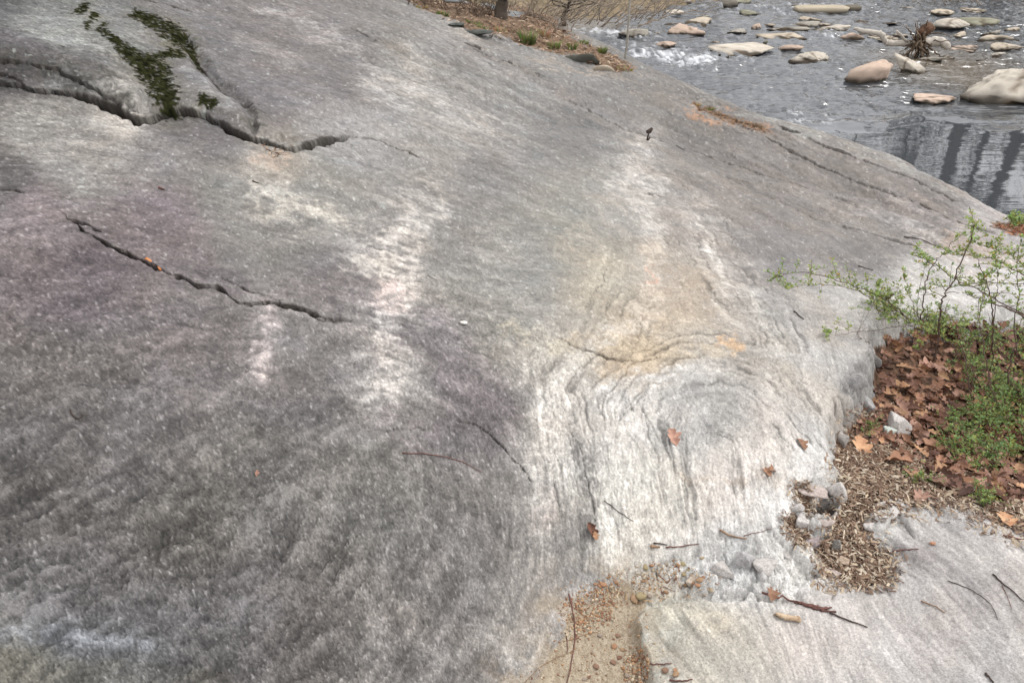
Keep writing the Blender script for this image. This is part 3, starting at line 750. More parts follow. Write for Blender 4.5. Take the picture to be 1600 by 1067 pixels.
w1 = fbm(WX * .9 + WY * .25, WY * 2.2, 4, 211, .6)
w2 = fbm(WX * 1.2, WY * 4.6, 3, 215, .55)
w3 = 1 - 2 * np.abs(fbm(WX * 1.6 + .6 * WY, WY * 4.2, 4, 219, .6))
hW = (1 - calm) * (.07 * w1 + .05 * w2 + .03 * w3) + rapid * (.06 * w3 + .05 * w2) + calm * (.0012 * w2 + .0016 * w1)
wake = np.exp(-((pvw - (196 - (puw - 1300) * .045)) / 4.5) ** 2) * sm(1260, 1320, puw) * sm(1600, 1480, puw)
hW = hW + wake * .05
foam = .85 * sm(.44, .95, rapid * (.5 + .95 * fbm(WX * 3.0, WY * 11, 5, 225, .8)) + .22 * w3 * rapid)
foam = np.clip(foam + .5 * sm(.45, .7, w3 * .5 + .5 * fbm(WX * 3, WY * 9, 4, 229)) * sm(.15, .4, rapid), 0, 1)
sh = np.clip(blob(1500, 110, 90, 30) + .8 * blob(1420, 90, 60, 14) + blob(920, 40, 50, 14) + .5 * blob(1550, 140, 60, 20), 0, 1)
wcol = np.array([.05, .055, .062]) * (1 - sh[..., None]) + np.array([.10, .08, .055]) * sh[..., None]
wcol = wcol * (1 - foam[..., None]) + np.array([.75, .77, .8]) * foam[..., None]
n1, n2 = WX.shape
widx = np.arange(n1)[:, None] * n2 + np.arange(n2)[None, :]
wq = np.stack([widx[:-1, :-1], widx[1:, :-1], widx[1:, 1:], widx[:-1, 1:]], -1).reshape(-1, 4)[:, ::-1]
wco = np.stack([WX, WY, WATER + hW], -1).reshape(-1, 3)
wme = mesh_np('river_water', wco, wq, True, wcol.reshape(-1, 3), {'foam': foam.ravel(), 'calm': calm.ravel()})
N = Nodes('river_water')
at = N.new('ShaderNodeAttribute'); at.attribute_name = 'Col'; N.link(at.outputs['Color'], N.b.inputs['Base Color'])
fo = N.new('ShaderNodeAttribute'); fo.attribute_name = 'foam'
ca_ = N.new('ShaderNodeAttribute'); ca_.attribute_name = 'calm'
mr = N.new('ShaderNodeMapRange'); mr.inputs['To Min'].default_value = .035; mr.inputs['To Max'].default_value = .6
N.link(fo.outputs['Fac'], mr.inputs[0])
cr_ = N.new('ShaderNodeMapRange'); cr_.inputs['To Min'].default_value = .14; cr_.inputs['To Max'].default_value = .0; N.link(ca_.outputs['Fac'], cr_.inputs[0])
ad_ = N.new('ShaderNodeMath', operation='ADD'); N.link(mr.outputs[0], ad_.inputs[0]); N.link(cr_.outputs[0], ad_.inputs[1]); N.link(ad_.outputs[0], N.b.inputs['Roughness'])
N.b.inputs['IOR'].default_value = 2.0
n = noise_node(N, 2.2, 3, .55, (.30, 2.2, 1.0))
mb = N.new('ShaderNodeMapRange'); mb.inputs['To Min'].default_value = 1.0; mb.inputs['To Max'].default_value = .03
N.link(ca_.outputs['Fac'], mb.inputs[0])
bp = N.new('ShaderNodeBump'); bp.inputs['Distance'].default_value = .09
N.link(mb.outputs[0], bp.inputs['Strength']); N.link(n.outputs[0], bp.inputs['Height']); N.link(bp.outputs[0], N.b.inputs['Normal'])
tag(link('river_water', wme, N.m), kind='structure')
# ------------------------------------------------------------------ mesh building blocks
rnd = random.Random(11)
def ico(sub):
    b = bmesh.new(); bmesh.ops.create_icosphere(b, subdivisions=sub, radius=1.0)
    v = np.array([x.co[:] for x in b.verts]); f = np.array([[q.index for q in p.verts] for p in b.faces]); b.free()
    return v, f
ICO = {k: ico(k) for k in (1, 2, 3, 4, 5)}
def n3(p, s, seed):
    return (fbm(p[:, 0] * s + p[:, 2] * s * .7, p[:, 1] * s - p[:, 2] * s * .6, 4, seed, .6) + fbm(p[:, 2] * s + 3.3, (p[:, 0] + p[:, 1]) * s * .7, 4, seed + 7, .6)) * .5
def stone_shape(seed, sub=4, planes=14, facet=.75, rough=.05, freq=2.0):
    v, f = ICO[sub]; r_ = np.random.RandomState(seed)
    n = r_.randn(planes, 3); n /= np.linalg.norm(n, axis=1)[:, None]
    d = r_.uniform(.55, 1.0, planes)
    s = (v @ n.T) / d
    sup = (np.maximum(s, 0) ** 30).sum(1) ** (1 / 30.0)
    rad = facet / np.maximum(sup, .35) + (1 - facet)
    p = v * rad[:, None]
    p = p * (1 + rough * n3(p, freq, seed % 50))[:, None]
    p = p * (1 + rough * .6 * n3(p, freq * 4, seed % 50 + 3))[:, None]
    p -= (p.max(0) + p.min(0)) / 2
    p /= (p.max(0) - p.min(0)) / 2
    return p, f
class Tubes:
    def __init__(s): s.v = []; s.f = []; s.c = []; s.n = 0
    def add(s, pts, rad, sides=5, col=None):
        pts = [Vector(p) for p in pts]
        if isinstance(rad, (int, float)): rad = [rad] * len(pts)
        base = s.n; up = Vector((.13, .29, .95))
        for k, p in enumerate(pts):
            t = (pts[min(k + 1, len(pts) - 1)] - pts[max(k - 1, 0)])
            if t.length < 1e-9: t = Vector((0, 0, 1))
            t.normalize(); a = t.cross(up)
            if a.length < .1: a = t.cross(Vector((1, 0, 0)))
            a.normalize(); b = t.cross(a)
            for q in range(sides):
                an = 2 * math.pi * q / sides
                s.v.append(p + (a * math.cos(an) + b * math.sin(an)) * rad[k])
        for k in range(len(pts) - 1):
            for q in range(sides):
                q2 = (q + 1) % sides
                s.f.append((base + k * sides + q, base + k * sides + q2, base + (k + 1) * sides + q2, base + (k + 1) * sides + q))
        s.n += len(pts) * sides
        s.f_caps = getattr(s, 'f_caps', [])
        s.f_caps.append([base + q for q in range(sides)][::-1]); s.f_caps.append([base + (len(pts) - 1) * sides + q for q in range(sides)])
    def mesh(s, name, origin=(0, 0, 0)):
        me = bpy.data.meshes.new(name); o = Vector(origin)
        me.from_pydata([v - o for v in s.v], [], s.f + getattr(s, 'f_caps', []))
        me.polygons.foreach_set('use_smooth', [True] * len(me.polygons)); me.update()
        return me
def curve_pts(pts, n=6, wob=0.0, rg_=rnd):
    """Catmull-Rom through pts, n steps a span, with a little wobble"""
    P = [Vector(p) for p in pts]
    P = [P[0] * 2 - P[1]] + P + [P[-1] * 2 - P[-2]]
    out = []
    for k in range(1, len(P) - 2):
        for j in range(n):
            t = j / n
            a, b, c, d = P[k - 1], P[k], P[k + 1], P[k + 2]
            q = .5 * ((2 * b) + (c - a) * t + (2 * a - 5 * b + 4 * c - d) * t * t + (3 * b - a - 3 * c + d) * t ** 3)
            if wob and (k > 1 or j): q = q + Vector((rg_.gauss(0, wob), rg_.gauss(0, wob), rg_.gauss(0, wob)))
            out.append(q)
    out.append(P[-2]); return out
def wp(u, v, y):
    """point on the sight line of a photo pixel at a given distance y ahead"""
    dx, dy, dz = ray(u, v); t = y / dy
    return Vector((float(dx * t), float(y), float(CAMZ + dz * t)))

# ------------------------------------------------------------------ rocks in the river
n_rock = [0]
def river_rock(u, vb, w, h, kind, tone, label, cat='rock', name='river_rock', group='rocks standing in the river', zbase=WATER, yaw=None):
    n_rock[0] += 1; seed = 100 + n_rock[0] * 7
    x, y = at_z(u, vb, zbase); x = float(x); y = float(y)
    dist = y * cp - (zbase - CAMZ) * sp
    px = dist / F
    el = math.atan2(CAMZ - zbase, y)
    W = w * px * 1.06; Hh = h * px * 1.18
    Dp = {'flat': .85, 'dome': .62, 'block': .62, 'lumpy': .6, 'slab': .45}[kind] * W
    Dp = min(Dp, 1.15 * Hh / math.sin(el))
    H = max((Hh - .62 * Dp * math.sin(el)) / math.cos(el), .22 * Hh)
    p, f = stone_shape(seed, 4 if w > 26 else 3, {'flat': 10, 'dome': 9, 'block': 11, 'lumpy': 14, 'slab': 8}[kind], {'dome': .72, 'flat': .88, 'lumpy': .6}.get(kind, 1.0), .16 if kind != 'lumpy' else .34, 2.4)
    if kind in ('flat', 'dome', 'slab'): p[:, 2] = np.sign(p[:, 2]) * np.abs(p[:, 2]) ** (.8 if kind != 'dome' else 1.0)
    if kind in ('flat', 'slab'):
        p[:, 2] += .22 * p[:, 0] * (1 if seed % 2 else -1)
    sink = .45
    co = p * np.array([W / 2, Dp / 2, H * (1 + sink) / 2])
    yw = (rnd.uniform(-.15, .15) if yaw is None else yaw)
    c_, s_ = math.cos(yw), math.sin(yw)
    co = np.stack([co[:, 0] * c_ - co[:, 1] * s_, co[:, 0] * s_ + co[:, 1] * c_, co[:, 2] + H * (1 - sink) / 2], -1)
    hgt = co[:, 2]
    tones = {'tan': ((205, 192, 172), (176, 164, 148)), 'pink': ((208, 184, 166), (182, 164, 148)), 'grey': ((176, 170, 158), (142, 137, 128)), 'green': ((160, 158, 138), (118, 116, 100)), 'pale': ((212, 203, 188), (178, 170, 158))}[tone]
    q = co / max(W, .2)
    n = sm(-.8, .8, n3(q, 4.0, seed % 40))[:, None]
    c = (lin(tones[0]) * n + lin(tones[1]) * (1 - n))
    c *= np.exp(.30 * n3(q, 14, seed % 31) + .3 * n3(q, 40, 3))[:, None]
    wet = sm(.22 * H + .05, .04, hgt - .10 * n3(q, 6, 5))[:, None]         # waterline: wet, algae covered
    c = c * (1 - wet) + lin((66, 58, 48)) * wet
    if w > 40:                                                              # a dark vein or joint
        ln = np.abs(q[:, 0] * math.cos(seed) + q[:, 1] * math.sin(seed) * .8 + .10 + .05 * n3(q, 5, 9))
        ve = sm(.035, .012, ln)[:, None] * .7
        c = c * (1 - ve) + lin((98, 82, 62)) * ve
    me = mesh_np(name, co, f, True, np.clip(c * ALB_K * 1.12, .01, .8))
    o = link(name, me, rock_mat, loc=(x, y + Dp / 2, zbase))
    return tag(o, label, cat, group)
RR_ = [
 (1054,26,34,8,'flat','pale','thin pale rock farthest left of the upper river, above the pair of low domes'),
 (1094,43,55,12,'flat','tan','long flat rock with a dark mossy underside in the left part of the river'),
 (1052,41,25,4,'flat','pale','tiny pale flat rock touching the left end of the dark-sided flat rock'),
 (993,61,48,14,'dome','grey','grey rock with a dark left end right behind the thin upright sapling'),
 (1074,59,55,17,'dome','pink','pinkish domed rock between the sapling and the rapids, below the dark-sided flat rock'),
 (1041,77,34,10,'dome','pink','small pinkish rock in white water nearest the ridge on the left'),
 (1027,55,13,4,'flat','pale','tiny rock between the grey sapling rock and the pinkish dome'),
 (1176,27,30,8,'flat','green','small greenish flat rock alone in the upper middle of the river'),
 (1154,56,32,8,'flat','grey','low grey rock with dark ends left of the long pale slab'),
 (1180,48,20,9,'dome','pink','little pinkish rock above the low grey one with dark ends'),
 (1168,94,102,20,'flat','pale','long pale flat rock with a dark left tip beside the white rapids'),
 (1237,83,38,12,'dome','pink','rounded rock touching the right end of the long pale flat rock'),
 (1226,65,82,11,'slab','tan','long thin tan slab behind the long pale flat rock'),
 (1168,106,18,4,'flat','pale','small pale rock just breaking the surface below the rapids'),
 (1196,71,7,6,'dome','green','tiny dark stone on the water between the two long slabs'),
 (1272,36,42,8,'slab','tan','uppermost tilted slab of the pile in mid river'),
 (1262,45,50,8,'slab','grey','middle grey slab of the pile in mid river'),
 (1237,51,62,8,'slab','grey','lowest long slab of the pile in mid river'),
 (1302,52,56,10,'slab','pale','pale slab pointing from the pile towards the bleached branch'),
 (1346,38,45,5,'flat','pale','thin pale flat rock between the squared slab and the stump'),
 (1337,65,50,12,'slab','pink','pinkish slab under the tip of the bleached branch'),
 (1392,67,52,8,'flat','tan','flat tan rock under the bend of the bleached branch'),
 (1268,101,70,16,'lumpy','pale','knobbly row of pale rock right of the long flat rock'),
 (1311,108,30,4,'flat','tan','thin tan sliver of rock left of the big cracked boulder'),
 (1362,134,72,33,'block','pink','big blocky boulder with a dark vein down its pink face'),
 (1424,119,46,27,'block','pale','peaked pale boulder right beside the big veined boulder'),
 (1457,101,44,10,'slab','grey','dark-edged slab at the foot of the upturned stump'),
 (1466,107,30,6,'flat','pale','low pale rock right of the peaked boulder'),
 (1482,95,36,6,'flat','tan','thin flat rock behind the dark-edged slab by the stump'),
 (1487,49,56,17,'dome','pale','smooth pale dome behind the stump, left one of two'),
 (1540,45,74,16,'flat','green','greenish sloping rock tapering to the right behind the stump'),
 (1550,57,36,9,'slab','grey','small dark grey slab below the greenish sloping rock'),
 (1570,66,76,11,'slab','tan','long tan slab running out of the right edge of the photo'),
 (1502,61,30,9,'dome','tan','small tan dome right of the stump trunk'),
 (1520,84,52,9,'flat','pink','low pinkish rock right of the stump above the still water'),
 (1578,82,52,12,'dome','tan','tan dome near the right edge, above the lumpy low rock'),
 (1570,92,40,8,'lumpy','pale','lumpy low pale rock near the right edge below the tan dome'),
 (1465,164,74,14,'dome','pink','low pink rock alone at the edge of the still pool'),
 (1588,168,138,50,'lumpy','pale','very large pale boulder cut by the right edge of the photo'),
 (1478,26,42,9,'lumpy','tan','ragged tan rocks just above the stump near the top of the photo'),
 (1422,17,24,5,'flat','grey','small grey rock near the top of the photo, above the stump'),
 (1140,14,26,19,'dome','pale','pale rounded boulder standing at the top edge by the far bank'),
 (1163,9,26,9,'flat','green','greenish flat rock right of the pale boulder at the top edge'),
 (997,21,22,10,'dome','grey','grey boulder at the far shore behind the bare brush'),
 (1030,9,30,9,'flat','tan','flat tan rock on the far shore near the top of the photo'),
 (1072,7,22,7,'dome','grey','small grey rock on the far shore left of the pale boulder'),
]
RR_ += [(1200,44,26,5,'flat','tan','thin tan flake left of the slab pile'), (1218,58,30,5,'slab','grey','narrow grey slab under the lowest long slab'),
 (1290,43,22,5,'slab','tan','little tan slab on the right shoulder of the pile'), (1360,58,34,5,'flat','pale','low pale rock under the long bleached branch'),
 (1408,60,26,6,'flat','tan','tan rock under the fork of the bleached branch'), (1118,70,18,5,'flat','tan','small tan flake in the white water'),
 (1398,40,28,5,'flat','grey','small grey flat rock above the bleached branch'), (1330,76,24,4,'flat','grey','low wet grey rock below the pinkish slab'),
 (1590,52,30,7,'slab','tan','tan slab behind the long one at the right edge'), (1545,100,26,5,'flat','tan','thin tan rock just above the very large boulder'),
 (1100,30,18,5,'flat','grey','small grey rock between two flat ones at the upper left of the river'), (1440,108,16,5,'flat','grey','small wet rock between the veined boulder and the stump'),
 (1250,14,30,5,'flat','grey','thin dark rock above the squared slab'), (1530,22,40,6,'flat','tan','thin tan bar near the top right of the river')]
for a in RR_: river_rock(*a)
# squared slab with a darker block at its right end
def box_rock(u0, u1, vb, h, depth, seed, tone):
    x0, y = at_z(u0, vb, WATER); x1, _ = at_z(u1, vb, WATER)
    dist = float(y) * cp - (WATER - CAMZ) * sp; H = h * dist / F
    p, f = stone_shape(seed, 4, 6, .3, .05)
    p = np.sign(p) * np.abs(p) ** .35
    p = p * (1 + .04 * n3(p, 2, seed))[:, None]
    W = float(x1 - x0)
    co = p * np.array([W / 2, depth / 2, H / 2]) + np.array([0, 0, H * .35])
    q = co / .5; n = sm(-.8, .8, n3(q, 2, 5))[:, None]
    c = lin(tone) * (.75 + .35 * n); wet = sm(.09, .03, co[:, 2])[:, None]
    c = c * (1 - wet) + lin((66, 58, 48)) * wet
    me = mesh_np('river_rock', co, f, True, c * ALB_K)
    return link('river_rock', me, rock_mat, loc=((float(x0 + x1)) / 2, float(y) + depth / 2, WATER))
tag(box_rock(1245, 1328, 23, 12, .5, 901, (196, 184, 162)), 'squared straight-edged pale slab lying like a beam near the top of the river', 'rock', 'rocks standing in the river')
tag(box_rock(1325, 1346, 19, 9, .45, 903, (120, 112, 98)), 'small dark block against the right end of the squared slab', 'rock', 'rocks standing in the river')

# ------------------------------------------------------------------ upturned stump caught on the rocks
bleached = mat_noise('bleached_wood', (.58, .54, .48), (.34, .30, .25), 14, .8, .5, .01, (1, 1, 6))
root_wood = mat_noise('root_wood', (.22, .16, .11), (.07, .05, .035), 20, .9, .6, .01)
rotten = mat_noise('rotten_wood', (.20, .11, .07), (.09, .055, .035), 18, .9, .6, .01)
sx, sy = at_z(1440, 92, WATER); sx = float(sx); sy = float(sy) + .1
st = tag(empty('driftwood_stump', (sx, sy, WATER)), 'upturned driftwood stump with tangled roots and a bleached forked branch', 'stump')
def part(name, T, mat, parent, sub=None):
    me = T.mesh(name, sub.location if False else (0, 0, 0))
    o = bpy.data.objects.new(name, me); COL.objects.link(o); me.materials.append(mat)
    o.parent = parent; o.matrix_parent_inverse = Matrix.Translation(-Vector(parent.location)) if parent.location.length else Matrix()
    return o
def S(u, v, dy=0): return wp(u, v, sy + dy)
T = Tubes(); T.add(curve_pts([S(1334,45,.1), S(1350,49), S(1372,53), S(1381,57)], 4, .006), [.035,.04,.05,.055,.055,.06,.06,.06,.06,.065,.065,.07,.07], 7); part('branch', T, bleached, st)
T = Tubes(); T.add(curve_pts([S(1373,50), S(1378,57), S(1384,66), S(1388,68), S(1405,68), S(1422,69,.05)], 4, .006), [.06] * 10 + [.07] * 11, 7); part('branch', T, bleached, st)
T = Tubes(); T.add(curve_pts([S(1401,49,-.1), S(1408,56,-.05), S(1418,66)], 4, .004), .028, 6); part('branch', T, bleached, st)
T = Tubes(); T.add(curve_pts([S(1436,66,.1), S(1455,66,.15), S(1470,66,.1), S(1478,70,0), S(1479,77,0)], 4, .01), [.10,.10,.11,.11,.11,.12,.12,.11,.10,.10,.10,.09,.09,.08,.08,.07,.05], 9); part('trunk', T, bleached, st)
T = Tubes(); T.add(curve_pts([S(1438,56), S(1446,46), S(1453,40,.05)], 4, .02), [.08,.10,.12,.12,.13,.12,.11,.10,.06], 8); T.add(curve_pts([S(1450,52), S(1459,42)], 4, .02), .06, 7); T.add(curve_pts([S(1444,56), S(1441,42)], 4, .02), .04, 6); part('snag', T, rotten, st)
for k in range(46):
    a = rnd.uniform(0, 2 * math.pi); L = rnd.uniform(18, 44)
    u0, v0 = 1438 + rnd.uniform(-9, 9), 64 + rnd.uniform(-8, 8)
    if k < 26: a = rnd.uniform(.2 * math.pi, .85 * math.pi)
    du, dv = math.cos(a), math.sin(a)
    P = [S(u0, v0, rnd.uniform(-.1, .1))]
    for j in range(1, 4):
        du += rnd.uniform(-.45, .45); dv += rnd.uniform(-.3, .4)
        u0 += du * L / 3; v0 = min(v0 + dv * L / 3, 95); P.append(S(u0, v0, rnd.uniform(-.35, .25)))
    T = Tubes(); r0 = rnd.uniform(.015, .045); Q = curve_pts(P, 4, .012); T.add(Q, [r0 * (1 - .75 * i / len(Q)) for i in range(len(Q))], 5)
    part('root', T, root_wood, st)

# ------------------------------------------------------------------ riverbed and far bank with its trees
me = bpy.data.meshes.new('riverbed'); me.from_pydata([(-60, -20, WATER - .95), (90, -20, WATER - .95), (90, 90, WATER - .95), (-60, 90, WATER - .95)], [], [(0, 1, 2, 3)])
tag(link('riverbed', me, mat_noise('river_mud', (.10, .08, .05), (.05, .04, .03), 2)), kind='structure')
bx = np.linspace(-60, 90, 200); bt = np.linspace(0, 1, 90) ** 1.6 * 60
sh_u = [(-40, 24.5), (0, 24.5), (3, 24.8), (6, 27.5), (10, 29.5), (14, 29.8), (20, 29), (60, 34)]
def shore(x): return np.interp(x, [a for a, b in sh_u], [b for a, b in sh_u])
BXg, BTg = np.meshgrid(bx, bt, indexing='ij')
BYg = shore(BXg) - 1.0 + BTg + .5 * fbm(BXg * .5, BTg * .2, 3, 401)
BZg = WATER - .35 + 1.9 * (1 - np.exp(-BTg / 4.5)) + BTg * .16 + .12 * fbm(BXg * .8, BYg * .8, 4, 403)
bidx = np.arange(200)[:, None] * 90 + np.arange(90)[None, :]
bq = np.stack([bidx[:-1, :-1], bidx[1:, :-1], bidx[1:, 1:], bidx[:-1, 1:]], -1).reshape(-1, 4)
me = mesh_np('far_bank', np.stack([BXg, BYg, BZg], -1).reshape(-1, 3), bq)
tag(link('far_bank', me, mat_noise('bank_leaves_and_grass', (.26, .20, .13), (.11, .09, .055), 3, .95, .8, .03)), kind='structure')
def bank_z(x, y):
    t = y - shore(x) + 1.0
    return WATER - .35 + 1.9 * (1 - math.exp(-max(t, 0) / 4.5)) + t * .16
bark = mat_noise('grey_bark', (.11, .09, .07), (.045, .038, .03), 12, .95, .8, .02, (1, 1, .25))
leafm = mat_noise('tree_leaves', (.075, .095, .035), (.04, .055, .02), 3, .8, 0)
def leaf_quads(name, centres, size, seed, mat):
    r_ = np.random.RandomState(seed); n = len(centres)
    a = r_.randn(n, 3); a /= np.linalg.norm(a, axis=1)[:, None]
    b = np.cross(a, r_.randn(n, 3)); b /= np.linalg.norm(b, axis=1)[:, None]
    s = size * r_.uniform(.6, 1.3, n)[:, None]
    co = np.stack([centres - a * s, centres + b * s * .5, centres + a * s, centres - b * s * .5], 1).reshape(-1, 3)
    return mesh_np(name, co, np.arange(n * 4).reshape(n, 4), False)
def far_tree(x, y, Ht, r0, lean, nleaf, seed, label):
    z = bank_z(x, y); rr = random.Random(seed)
    t = tag(empty('riverside_tree', (x, y, z)), label, 'tree', 'trees on the far bank')
    P = [Vector((0, 0, -.3)), Vector((lean * .2, 0, Ht * .3)), Vector((lean * .6, .1, Ht * .65)), Vector((lean, .2, Ht))]
    Q = curve_pts(P, 6, .04, rr); T = Tubes(); T.add(Q, [r0 * (1 - .8 * i / len(Q)) * (1.25 if i == 0 else 1) for i in range(len(Q))], 9)
    o = link('trunk', T.mesh('trunk'), bark, t)
    T = Tubes(); cen = []
    for k in range(22):
        f = rr.uniform(.25, .97); p = Q[int(f * (len(Q) - 1))]; a = rr.uniform(0, 6.28); L = Ht * .36 * (1.15 - f)
        P2 = [p, p + Vector((math.cos(a) * L * .5, math.sin(a) * L * .5, L * .25)), p + Vector((math.cos(a) * L, math.sin(a) * L, L * rr.uniform(.2, .7)))]
        q2 = curve_pts(P2, 4, .05, rr); T.add(q2, [r0 * .28 * (1 - .8 * i / len(q2)) for i in range(len(q2))], 5)
        for w in range(7):
            s0 = q2[rr.randint(2, len(q2) - 1)]; e = s0 + Vector((rr.gauss(0, .5), rr.gauss(0, .5), rr.gauss(.2, .45)))
            T.add([s0, (s0 + e) / 2 + Vector((0, 0, .06)), e], [.02, .014, .006], 4)
            cen.append(e); cen.append((s0 + e) / 2)
    link('limbs', T.mesh('limbs'), bark, t)
    if nleaf:
        c = np.array([list(cen[rr.randrange(len(cen))]) for _ in range(nleaf)]) + np.random.RandomState(seed).randn(nleaf, 3) * .28
        me = leaf_quads('crown', c, .08, seed, leafm); o = link('crown', me, leafm, t); o['kind'] = 'stuff'
def mirror_x(u, y):      # world x whose reflection stands below image column u
    dx, dy, dz = ray(u, 180); return float(dx / dy * y)
for u, y, Ht, r0, lean, nl, lab in [
    (1500, 31, 12, .38, .5, 1500, 'thick trunked tree mirrored widest in the still pool'),
    (1549, 32, 13, .17, .1, 900, 'slender tree mirrored right of the thick one in the pool'),
    (1610, 31, 12, .42, -.6, 1500, 'thick leaning tree mirrored at the right edge of the pool'),
    (1425, 33, 8, .12, .3, 900, 'small tree mirrored faintly left of the thick trunk'),
    (1455, 35, 7, .10, -.2, 900, 'small leafy tree mirrored between the faint trunk and the thick one'),
    (1680, 34, 13, .3, .4, 1200, 'tall tree on the far bank beyond the right edge'),
    (1340, 38, 7, .14, .3, 300, 'low bare tree on the far bank above the veined boulder'),
    (1230, 36, 6, .12, -.2, 200, 'low bare tree on the far bank above the slab pile'),
    (1080, 31, 6, .12, .2, 200, 'low bare tree on the far bank above the pinkish dome')]:
    far_tree(mirror_x(u, y), y, Ht, r0, lean, nl, int(u), lab)
# ------------------------------------------------------------------ bigger stones on land
def land_stone(u, vb, w, h, tones, label, name='stone', cat='stone', group=None, sub=3, planes=11, facet=.88, rough=.07, lift=.0, depth=.8, yaw=0.0, seed=None, tilt=0.0, mat=None):
    n_rock[0] += 1; seed = seed or 300 + n_rock[0] * 5
    x, y, z = [float(a[0]) for a in hit(u, vb)]
    dist = y * cp - (z - CAMZ) * sp; px = dist / F; el = math.atan2(CAMZ - z, y)
    W = w * px; D_ = W * depth; Hh = h * px
    D_ = min(D_, 1.1 * Hh / math.sin(el))
    H = max((Hh - .6 * D_ * math.sin(el)) / math.cos(el), .3 * Hh)
    p, f = stone_shape(seed, sub, planes, facet, rough, 2.2)
    co = p * np.array([W / 2, D_ / 2, H * .62])
    if tilt: co[:, 2] += co[:, 0] * tilt
    q = co / W * 2.0
    n = sm(-.7, .7, n3(q, 2.0, seed % 37))[:, None]
    c = lin(tones[0]) * n + lin(tones[1]) * (1 - n)
    c = c * np.exp(.2 * n3(q, 9, seed % 29))[:, None]
    me = mesh_np(name, co, f, True, np.clip(c * ALB_K, .01, .8))
    yc = y + D_ * .5
    zc = float(ground(x, yc)) if group != 'bankside' else z
    o = link(name, me, mat or rock_mat, loc=(x, yc, min(z, zc) + H * .38 + lift)); o.rotation_euler[2] = yaw
    return tag(o, label, cat, group)
white = ((226, 220, 214), (192, 186, 182)); pinkw = ((222, 208, 200), (186, 172, 164)); greyr = ((168, 164, 158), (126, 122, 116))
Q_ = 'broken quartz blocks at the foot of the slab'
for a in [
 (1275,784,46,24,pinkw,'pinkish white block forming the roof of the dark hole'),
 (1312,776,34,40,white,'upright white block at the slab corner right of the dark hole'),
 (1246,800,26,20,white,'white block between the two small pockets of chips'),
 (1254,826,24,22,white,'white cube-like block right of the lower pocket of chips'),
 (1290,826,34,22,pinkw,'pink-white wedge just below the dark hole'),
 (1272,858,40,26,((206,190,190),(160,148,146)),'pinkish grey jointed block below the wedge'),
 (1306,862,16,24,greyr,'grey upright stone standing in the chips beside the jointed block'),
 (1296,905,46,20,pinkw,'long pale block at the left edge of the bottom chips'),
 (1240,880,44,24,white,'white ribbed block in the middle of the crag'),
 (1200,905,42,30,white,'blue-white lump in the crag above the bark strip'),
 (1165,892,34,30,((206,204,203),(160,158,157)),'grey pitted lump in the crag with dark hollows'),
 (1130,905,36,26,white,'pale lump at the left of the pitted grey one'),
 (1090,905,30,18,((222,206,190),(186,170,150)),'cream lump beside the cluster of orange pebbles'),
 (1392,815,44,26,white,'rounded white lump on the near shore of the leaf litter'),
 (1410,796,34,16,white,'small white hump behind the rounded white lump'),
 (1364,832,30,20,white,'white knob where the ledge meets the chips'),
 (1338,610,40,30,((190,188,186),(140,138,136)),'grey folded knob on the slab edge beside the leaves'),
 (1352,645,44,30,((196,194,192),(150,148,146)),'pale grey knob lowest on the slab edge by the leaves'),
 (1368,575,24,24,((158,156,152),(108,104,100)),'dark hollowed knob at the top of the slab edge'),
 (1316,700,18,26,white,'thin white flake standing against the slab edge')]:
    land_stone(*a[:6], 'quartz_block', 'block', Q_, 4, 12, .92, .13, -.006, .8, rnd.uniform(-.4, .4))
land_stone(1408,684,40,34,white,'white angular stone lying in the leaf litter','white_stone','stone',None,4,9,.95,.06,.01,.8,.3)
land_stone(1391,686,20,16,((226,230,222),(196,206,196)),'small greenish white stone touching the white angular stone','white_stone','stone',None,3,9,.9,.05,.008)
land_stone(1405,757,9,7,((88,84,84),(60,58,58)),'tiny dark stone in the wood chips','dark_stone','stone',None,3)
land_stone(1324,886,24,14,((208,186,164),(170,150,130)),'tan chip of rock in the wood chips below the grey stone','rock_chip','stone',None,3)
land_stone(724,509,13,6,((250,248,240),(236,232,222)),'small white oval pebble alone on the grey slab','white_pebble','pebble',None,3,6,.2,.01,.004)
land_stone(1156,856,9,8,((226,186,150),(200,150,120)),'orange-tan pebble on the pale ledge','pebble','pebble',None,3,6,.3,.03) if False else None
land_stone(1458,853,9,7,((222,170,140),(190,140,112)),'small orange pebble alone on the pale ledge','pebble','pebble',None,3,6,.3,.03)
# bankside stones
dk = ((104,108,102),(62,64,60))  # shadow of the overhanging ledge is put into this dark tone
land_stone(742,56,62,13,dk,'dark flat boulder under the lip of soil at the top','bank_boulder','boulder','bankside',4,10,.8,.1,-.02,.6)
land_stone(712,44,26,8,dk,'small dark slab left of the dark flat boulder','bank_boulder','boulder','bankside',3)
land_stone(908,100,64,26,((120,118,108),(70,72,66)),'dark mossy boulder at the lower end of the soil strip','bank_boulder','boulder','bankside',4,12,.7,.08,-.04,.6)
land_stone(942,112,40,16,((206,192,172),(170,156,138)),'pale stone right of the dark mossy boulder','bank_boulder','boulder','bankside',3,10,.7,.1,-.02,.7)
land_stone(805,28,52,9,((176,182,184),(132,138,140)),'blue-grey slab on the bank just right of the trunk','bank_boulder','boulder','bankside',3,8,.8,.05,0,.6,0,None,-.15)
land_stone(768,16,36,9,((176,182,184),(132,138,140)),'blue-grey slab on the bank just left of the trunk','bank_boulder','boulder','bankside',3,8,.8,.05,0,.6,0,None,-.15)
land_stone(712,6,50,10,((176,182,184),(132,138,140)),'blue-grey slab at the top edge left of the tree','bank_boulder','boulder','bankside',3,8,.8,.05,0,.6,0,None,-.15)

